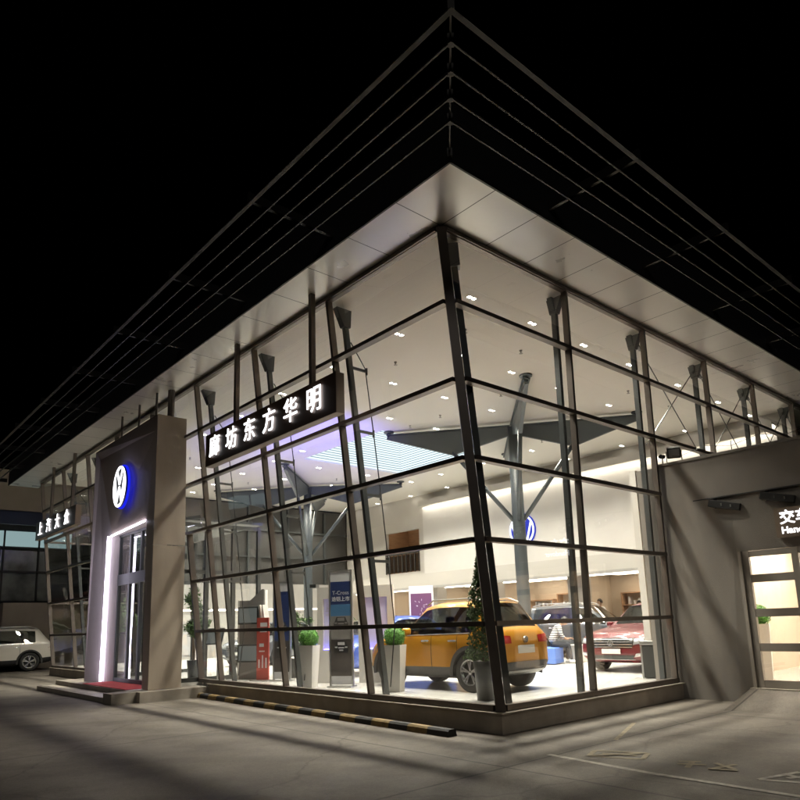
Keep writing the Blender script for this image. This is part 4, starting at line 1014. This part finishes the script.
def head(parent, c_, face, tilt, m_):
    """head with nose, ears, eyes, mouth and hair; face = heading in plan, tilt = nod down"""
    rot = Matrix.Translation(c_) @ Matrix.Rotation(face, 4, 'Z') @ Matrix.Rotation(tilt, 4, 'Y')
    m = MB(); r = bmesh.ops.create_uvsphere(m.bm, u_segments=20, v_segments=14, radius=1.0)
    for v in r['verts']:
        x, y, z = v.co; taper = 1-.28*max(0, -z)**1.5
        v.co = Vector((x*.098*taper+(.012 if z < -.2 and x > 0 else 0), y*.078*taper, z*.122))
    bmesh.ops.create_cone(m.bm, cap_ends=True, segments=8, radius1=.018, radius2=.006, depth=.05, matrix=Matrix.Translation((.100, 0, -.005)) @ Matrix.Rotation(-.35, 4, 'Y'))
    for s in (-1, 1): bmesh.ops.create_uvsphere(m.bm, u_segments=8, v_segments=6, radius=1, matrix=Matrix.Translation((-.005, s*.078, -.01)) @ Matrix.Diagonal((.018, .01, .032, 1)))
    bmesh.ops.transform(m.bm, matrix=rot, verts=m.bm.verts); h = m.build('head', m_, parent, smooth=True)
    m = MB()
    for s in (-1, 1): bmesh.ops.create_uvsphere(m.bm, u_segments=8, v_segments=6, radius=.011, matrix=Matrix.Translation((.088, s*.032, .012)))
    bmesh.ops.create_cube(m.bm, size=1, matrix=Matrix.Translation((.088, 0, -.06)) @ Matrix.Diagonal((.008, .04, .007, 1)))
    bmesh.ops.transform(m.bm, matrix=rot, verts=m.bm.verts); m.build('face', M['hair'], h)
    m = MB(); r = bmesh.ops.create_uvsphere(m.bm, u_segments=20, v_segments=14, radius=1.0)
    for v in r['verts']:
        x, y, z = v.co; v.co = Vector((x*.108-.012, y*.088, z*.118+.022))
        if x > .35 and z < .35: v.co.x = min(v.co.x, .04); v.co.z = max(v.co.z, .045)
        if z < -.35: v.co.z = -.03
    bmesh.ops.transform(m.bm, matrix=rot, verts=m.bm.verts); m.build('hair', M['hair'], h, smooth=True)
def seated_person(loc, rz):
    t = thing('person', 'seated person in a striped top bent over a phone on the blue cube', 'person', loc, rz)
    # local: +x is where the knees point; seat at z=.46
    P = [(0, 0, .55), (.06, 0, .72), (.16, 0, .90), (.24, 0, 1.03), (.31, 0, 1.09)]
    skin_body('shirt', P[:4]+[(.21, .17, .99), (.24, .22, .80), (.33, .20, .70), (.21, -.17, .99), (.24, -.22, .80), (.33, -.20, .70)],
              [(0, 1), (1, 2), (2, 3), (3, 4), (4, 5), (5, 6), (3, 7), (7, 8), (8, 9)], [(.15, .12), (.16, .12), (.165, .12), (.10, .09), .075, .058, .05, .075, .058, .05], M['stripes'], t)
    b = skin_body('body', [(.2, 0, 1.0), (.29, 0, 1.08), (.34, 0, 1.13)], [(0, 1), (1, 2)], [.06, .05, .05], M['skin'], t)
    for s in (1, -1):
        skin_body('forearm', [(.31, s*.20, .72), (.42, s*.12, .68), (.50, s*.07, .69)], [(0, 1), (1, 2)], [.042, .034, .026], M['skin'], b)
        fingers(b, (.50, s*.07, .69), (.9, -s*.3, .1), (0, 0, 1), M['skin'])
        skin_body('trouser_leg', [(-.02, s*.06, .54), (.10, s*.10, .53), (.46, s*.13, .52), (.48, s*.13, .30), (.45+(.0 if s > 0 else .06), s*.13, .09)], [(0, 1), (1, 2), (2, 3), (3, 4)], [.12, .10, .075, .062, .05], M['trouser'], b)
        m = MB(); bmesh.ops.create_uvsphere(m.bm, u_segments=14, v_segments=8, radius=1, matrix=Matrix.Translation((.52+(.0 if s > 0 else .06), s*.13, .045)) @ Matrix.Diagonal((.14, .05, .046, 1))); m.build('shoe', M['shoe'], b, smooth=True)
    head(b, Vector((.40, 0, 1.17)), 0, .75, M['skin'])
    ph = MB(); ph.box((.60, 0, .72), (.15, .075, .01), rot=Matrix.Rotation(-.5, 4, 'Y'))
    po_ = ph.build('phone', M['screen']); po_.location = loc; po_.rotation_euler = (0, 0, rz); tag(po_, 'dark phone held by the seated person in the striped top', 'phone')
    return t
seated_person((8.62, 5.42, 0), math.radians(-42))
def standing_person(loc, rz, label):
    t = thing('person', label, 'person', loc, rz)
    skin_body('shirt', [(0, 0, 1.0), (0, 0, 1.2), (0, 0, 1.38), (0, 0, 1.47), (0, .19, 1.42), (.02, .25, 1.2), (.06, .24, 1.02), (0, -.19, 1.42), (.02, -.25, 1.2), (.10, -.22, 1.04)],
              [(0, 1), (1, 2), (2, 3), (3, 4), (4, 5), (5, 6), (3, 7), (7, 8), (8, 9)], [(.12, .16), (.12, .16), (.12, .17), (.07, .09), .075, .056, .045, .075, .056, .045], M['shirt'], t)
    b = skin_body('body', [(0, 0, 1.42), (.01, 0, 1.52), (.02, 0, 1.58)], [(0, 1), (1, 2)], [.06, .05, .05], M['skin'], t)
    for s in (1, -1):
        skin_body('forearm', [(.06, s*.24, 1.05), (.10, s*.24, .93), (.12, s*.235, .86)], [(0, 1), (1, 2)], [.04, .032, .026], M['skin'], b)
        fingers(b, (.12, s*.235, .86), (.15, 0, -1), (1, 0, 0), M['skin'])
        skin_body('trouser_leg', [(0, s*.05, 1.0), (0, s*.09, .88), (.015, s*.10, .48), (0, s*.10, .08)], [(0, 1), (1, 2), (2, 3)], [.12, .095, .068, .05], M['trouser'], b)
        m = MB(); bmesh.ops.create_uvsphere(m.bm, u_segments=14, v_segments=8, radius=1, matrix=Matrix.Translation((.06, s*.10, .04)) @ Matrix.Diagonal((.14, .05, .042, 1))); m.build('shoe', M['hub_dark'], b, smooth=True)
    head(b, Vector((.03, 0, 1.66)), 0, .1, M['skin'])
    return t
standing_person((14.25, 7.3, .12), math.radians(160), 'standing person in a white shirt in front of the warm office')
standing_person((14.5, 5.9, .0), math.radians(200), 'standing person in a white shirt deeper in the warm office, behind the red car')
# ------------------------------------------------------------------ showroom furniture
m = MB(); m.span(-.42, .42, -.42, .42, .02, .46, bev=.03); o = m.build('seat_cube', M['blue_fabric']); o.location = (8.42, 5.52, 0); o.rotation_euler.z = .35
tag(o, 'bright blue upholstered seat cube carrying the seated person', 'seat')
m = MB(); m.span(-.2, .2, -.2, .2, 0, .5, bev=.015); o = m.build('side_table', M['pot_white']); o.location = (9.45, 5.15, 0); tag(o, 'small white block table beside the seated person', 'table')
t = thing('waste_bin', 'steel and black waste bin inside the glass by the red car', 'bin', (5.66, .76, 0), .3)
m = MB(); m.span(-.17, -.03, -.15, .15, .02, .66, bev=.01); m.build('bin_body', M['pot_dark'], t)
m = MB(); m.span(.02, .17, -.15, .15, .02, .66, bev=.01); m.build('bin_body', M['pot_dark'], t)
m = MB(); m.span(-.19, .19, -.17, .17, .67, .75, bev=.012); m.build('lid', M['silver'], t)
m = MB(); m.span(-.025, .015, -.155, .155, 0, .66); m.span(-.175, -.165, -.165, -.13, 0, .66); m.span(-.175, -.165, .13, .165, 0, .66); m.build('steel_strip', M['silver'], t)
def car_picture(m_, t, y0, z0, s, dark):
    """flat printed silhouette of a car front on a banner (local x=-.013 plane)"""
    m = MB(); x = -.0135
    pts = [(-.5, .08), (-.5, .42), (-.42, .58), (-.30, .92), (.30, .92), (.42, .58), (.5, .42), (.5, .08), (.40, .0), (-.40, .0)]
    m.prism([(x, y0+a*s, z0+b*s*.8) for a, b in pts], (-.001, 0, 0)); p = m.build('car_print', dark, t)
    m = MB()
    for a0, a1, b0, b1 in ((-.44, -.26, .40, .50), (.26, .44, .40, .50), (-.2, .2, .36, .46), (-.24, .24, .62, .86), (-.14, .14, .16, .26)):
        m.span(x-.0025, x-.0015, y0+a0*s, y0+a1*s, z0+b0*s*.8, z0+b1*s*.8)
    m.build('car_print_detail', m_, p)
def banner(label, loc, rz, wd, ht, texts=True, navyonly=False):
    t = thing('banner_stand', label, 'banner', loc, rz)
    m = MB(); hw = wd/2
    m.span(-.025, .025, -hw, -hw+.035, 0, ht); m.span(-.025, .025, hw-.035, hw, 0, ht); m.span(-.024, .024, -hw+.035, hw-.035, ht-.035, ht); m.span(-.16, .16, -hw, hw, 0, .025); m.build('frame', M['silver'], t)
    a = hw-.036
    def band(z0, z1, mt, nm):
        m = MB(); m.span(-.012, .012, -a, a, z0*ht, z1*ht); m.build(nm, mt, t)
    band(.90, .984, M['printwhite'], 'header'); band(.02, .09, M['printwhite'], 'footer')
    band(.70, .8995, M['navy'], 'sky_print'); band(.60, .6995, M['skyblue'] if not navyonly else M['navy'], 'horizon_print'); band(.40, .5995, M['greyprint'] if not navyonly else M['navy'], 'road_print'); band(.0905, .3995, M['darkprint'], 'ground_print')
    car_picture(M['greyprint'], t, 0, .49*ht, wd*.62, M['darkprint']); car_picture(M['printwhite'], t, 0, .285*ht, wd*.6, M['grille'])
    if texts:
        mwx = lambda z: frame_mw((-.0135, 0, z*ht), (0, -1, 0), (0, 0, 1))
        text_obj('lettering', 'T-Cross', .115, M['printwhite'], t, mwx(.80), ext=.001)
        text_obj('lettering', '途铠上市', .105, M['printwhite'], t, mwx(.745), ext=.001, bold=.002)
    return t
banner('tall banner with a car print and white lettering before the lilac display wall', (1.0, 5.15, 0), math.radians(30), .54, 2.42)
banner('tall dark blue banner with a car print beside the red board', (1.15, 7.75, 0), math.radians(25), .50, 2.34, texts=False, navyonly=True)
t = thing('poster_stand', 'purple poster in a pale frame standing behind the blue car', 'poster', (6.0, 8.0, 0), math.radians(35))
m = MB(); m.span(-.02, .02, -.36, .36, 1.28, 2.32); m.span(-.02, .02, -.03, .03, 0, 1.28); m.span(-.2, .2, -.25, .25, 0, .03); m.build('frame', M['printwhite'], t)
m = MB(); m.span(-.03, -.021, -.31, .31, 1.32, 2.1); pp_ = m.build('poster', M['purple'], t)
m = MB()
for k in range(14):
    a = random.uniform(0, 6.28); r_ = random.uniform(.05, .24); m.box((-.032, r_*math.cos(a), 1.72+r_*math.sin(a)*1.1), (.003, .05, .012), rot=Matrix.Rotation(a, 4, 'X'))
m.build('poster_pattern', M['printwhite'], pp_)
# lilac display wall
t = thing('display_wall', 'white display wall with glowing lilac panels behind the tall banner', 'display wall', (1.75, 5.75, 0), math.radians(34))
for y0, y1 in ((-.98, -.16), (.0, .82)):
    m = MB(); m.span(-.06, .06, y0, y0+.14, 0, 2.12); m.span(-.06, .06, y1-.14, y1, 0, 2.12); m.span(-.06, .06, y0+.14, y1-.14, 1.86, 2.12); m.span(-.06, .06, y0+.14, y1-.14, 0, .72); m.build('white_frame', M['white'], t)
    m = MB(); m.span(.02, .05, y0+.14, y1-.14, .72, 1.86); m.build('lit_panel', M['lilac_panel'], t)
    m = MB(); m.span(-.05, .0, y0+.15, y1-.15, .725, .745); m.build('led_line', M['led_blue'], t)
m = MB(); m.span(-.2, -.17, -1.2, -1.17, .02, .05); m.span(-.14, .1, -1.1, -1.0, 0, .03); m.build('floor_led', M['led_blue'], t)
ul = bpy.data.lights.new('uplight', 'SPOT'); ul.energy = 2600; ul.color = (.13, .10, 1.0); ul.spot_size = 1.15; ul.spot_blend = 1.0; ul.shadow_soft_size = .1
uo = bpy.data.objects.new('uplight', ul); COL.objects.link(uo); uo.location = (1.6, 6.9, 2.35); uo.rotation_euler = Vector((2.7, 4.6, 4.8)).to_track_quat('-Z', 'Y').to_euler()
m = MB(); m.span(-.1, .1, .83, .98, 2.12, 2.2); m.build('uplight_housing', M['pot_dark'], t)
mwx = frame_mw((.012, .41, 1.62), (0, -1, 0), (0, 0, 1))
text_obj('lettering', '上汽大众', .125, M['silver'], t, mwx, ext=.004)
text_obj('lettering', 'SAIC VOLKSWAGEN', .052, M['silver'], t, frame_mw((.012, .41, 1.5), (0, -1, 0), (0, 0, 1)), ext=.003)
# screen kiosk and red board
t = thing('screen_kiosk', 'grey kiosk tower with two framed screens on pale brackets', 'kiosk', (1.05, 9.0, 0), math.radians(28))
m = MB(); m.prism([(-.05, -.36, 0), (-.05, .36, 0), (-.05, .36, 1.95), (-.05, .05, 1.95), (-.05, -.30, 2.22), (-.05, -.36, 2.22)], (.1, 0, 0)); m.build('tower', M['greyprint'], t)
m = MB(); m.span(-.06, .06, -.40, -.361, 0, 2.2); m.span(-.06, .06, .361, .40, 0, 1.95); m.build('edge_strip', M['pot_white'], t)
for z in (1.55, .62):
    m = MB(); m.span(-.22, -.17, -.30, .30, z-.2, z+.24, bev=.01); sc_ = m.build('screen', M['screen'], t)
    m = MB(); m.span(-.2215, -.2205, -.26, .26, z-.16, z+.20); m.build('screen_face', M['screen_on'], sc_)
    for y in (-.36, -.44):
        m = MB(); m.prism([(-.30, y, z+.27), (-.06, y, z+.27), (.06, y, z-.24), (-.18, y, z-.24)], (0, -.035, 0)); m.build('bracket', M['pot_white'], t)
t2 = thing('tilted_screen', 'thin black framed screen tilted up on an arm left of the kiosk', 'screen', (.75, 9.25, 0), math.radians(28))
m = MB(); m.box((-.3, .5, 1.08), (.03, .6, .42), rot=Matrix.Rotation(.35, 4, 'Y')); fr_ = m.build('bezel', M['black'], t2)
m = MB(); m.box((-.318, .5, 1.085), (.006, .55, .37), rot=Matrix.Rotation(.35, 4, 'Y')); m.build('screen_face', M['screen_on'], fr_)
m = MB(); m.tube([(-.28, .5, 1.0), (-.1, .5, .9), (-.1, .5, 0)], .02, 8); m.span(-.25, .05, .35, .65, 0, .02); m.build('stand', M['silver'], t2)
t = thing('red_board', 'narrow red board with pale blocks standing between kiosk and blue banner', 'board', (.95, 8.3, 0), math.radians(26))
m = MB(); m.span(-.02, .02, -.17, .17, 0, 1.5); m.build('panel', M['red_board'], t)
m = MB()
for z, y, ww, hh_ in ((1.28, -.03, .2, .10), (1.15, -.02, .2, .08), (.80, .03, .13, .08), (.68, .02, .16, .03), (.3, -.10, .04, .24), (.3, 0, .04, .3), (.3, .10, .04, .2)): m.span(-.023, -.0205, y-ww/2, y+ww/2, z, z+hh_)
m.build('pale_print', M['printwhite'], t)
m = MB(); m.span(-.2, .2, -.25, .25, 0, .02); m.build('foot', M['silver'], t)
# reception counter deep inside, and low tables
for (x, y, label) in ((10.5, 16.5, 'long pale reception counter deep inside the showroom'),):
    t = thing('reception_counter', label, 'counter', (x, y, 0), .2)
    m = MB(); m.span(-.35, .35, -1.8, 1.8, 0, 1.0); m.build('front', M['wood'], t)
    m = MB(); m.span(-.42, .42, -1.9, 1.9, 1.001, 1.06); m.build('counter_top', M['white'], t)
# ------------------------------------------------------------------ outside things
t = thing('wheel_stop', 'long yellow and black striped kerb bar on the ground before the glass front', 'wheel stop')
a, b = Vector((-.64, .35, G)), Vector((-.30, 9.3, G)); n_ = 20
for k in range(n_):
    p0, p1 = a+(b-a)*(k/n_), a+(b-a)*((k+1)/n_); d = (p1-p0).normalized(); s = Vector((-d.y, d.x, 0)); q = d*.002
    m = MB(); sec = [(-.09, .004), (.09, .004), (.075, .075), (.045, .10), (-.045, .10), (-.075, .075)]
    pts = [p0+q+s*u_+Vector((0, 0, z_)) for u_, z_ in sec]; m.prism(pts, p1-p0-q*2)
    m.build('black_block' if k % 2 == 0 else 'yellow_block', M['black_paint'] if k % 2 == 0 else M['yellow'], t)
def floor_line(label, pts, wd, mt, z=.004, name='painted_line'):
    m = MB(); pts = [Vector((p[0], p[1], G+z)) for p in pts]
    for k_, (p0, p1) in enumerate(zip(pts, pts[1:])):
        p0 = p0+Vector((0, 0, .0015*k_)); p1 = p1+Vector((0, 0, .0015*k_))
        d = (p1-p0).normalized(); s = Vector((-d.y, d.x, 0))*wd/2; p0_, p1_ = p0-d*wd*.3, p1+d*wd*.3
        m.poly([p0_-s, p1_-s, p1_+s, p0_+s])
    o = m.build(name, mt); tag(o, label, 'ground marking'); return o
floor_line('long thin worn white line painted across the concrete yard', [(-.84, -1.45), (-.99, -2.9), (-1.04, -7.5)], .08, M['line'])
floor_line('faint yellowish line on the concrete nearer the glass front', [(.5, -1.5), (1.9, -.95)], .06, M['line_yellow'])
def glyph(label, c_, s, rz, strokes, mt):
    m = MB(); R_ = Matrix.Rotation(rz, 2)
    for k_, (x0, y0, x1, y1) in enumerate(strokes):
        zk = G+.004+.0012*k_
        p0 = R_ @ Vector((x0*s, y0*s)); p1 = R_ @ Vector((x1*s, y1*s)); p0 = Vector((p0.x+c_[0], p0.y+c_[1], zk)); p1 = Vector((p1.x+c_[0], p1.y+c_[1], zk))
        d = (p1-p0).normalized(); sd_ = Vector((-d.y, d.x, 0))*.03; m.poly([p0-sd_, p1-sd_, p1+sd_, p0+sd_])
    tag(m.build('painted_mark', mt), label, 'ground marking')
glyph('worn yellowish box shaped mark painted on the concrete', (-.35, -2.05), .30, -1.2, [(-1, -.6, 1, -.6), (-1, .6, 1, .6), (-1, -.6, -1, .6), (1, -.6, 1, .6), (-.6, 0, .7, 0), (-1, -.6, 1, .6)], M['line_yellow'])
glyph('faint blurred mark painted on the dark concrete in the middle', (-.3, -3.05), .28, -1.2, [(-1, .5, -.2, .7), (-.6, -.6, -.5, .7), (-1, 0, 0, .1), (.3, -.5, 1, .5), (.3, .5, 1, -.4), (.1, -.6, 1.1, -.6)], M['line_yellow'])
glyph('white triangle with a cross stroke painted at the right edge', (-.28, -3.95), .34, -1.25, [(-1, -.6, 1, -.6), (-1, -.6, 0, .8), (0, .8, 1, -.6), (-.3, -.2, .5, .5), (-.4, .3, .6, -.5)], M['line'])
# workshop beyond the far end
ws = thing('workshop_building', 'dark workshop beyond the far end with beige cladding and lit clerestory panes', 'building')
Y0 = 31.0
m = MB(); m.span(-16, 3.2, Y0-2.4, Y0+6, 7.0, 8.9); m.build('clad_band', M['far_wall'], ws)
m = MB(); m.span(-16, 3.2, Y0-2.3, Y0-2.2, 6.35, 6.99); m.span(-16, 3.2, Y0-2.2, Y0+6, 6.9, 6.99); m.build('blue_fascia', M['fascia_blue'], ws)
m = MB(); m.span(-16, 3.2, Y0-.2, Y0, -.3, 6.9); m.build('front_wall', M['far_dark'], ws)
for k in range(12):
    x = 2.6-k*1.55
    m = MB(); m.span(x-1.48, x, Y0-.30, Y0-.24, 5.55, 6.3); m.build('lit_pane', M['cyan_lamp'], ws)
    m = MB(); m.span(x-1.48, x, Y0-.30, Y0-.24, 2.9, 5.35); m.build('dark_pane', M['far_glass'], ws)
    m = MB(); m.span(x+.0, x+.07, Y0-.40, Y0-.22, 2.85, 6.3); m.build('glazing_bar', M['black'], ws)
for z in (2.82, 4.3, 5.42):
    m = MB(); m.span(-16, 3.1, Y0-.42, Y0-.31, z-.05, z+.05); m.build('glazing_bar', M['black'], ws)
m = MB(); m.span(-.55, 3.2, Y0-1.6, Y0-.5, G, 2.75); m.build('low_wall', M['far_wall'], ws)
m = MB(); m.span(-5, -.6, Y0-.6, Y0-.5, G, 2.5); m.build('gate', M['brick_red'], ws)
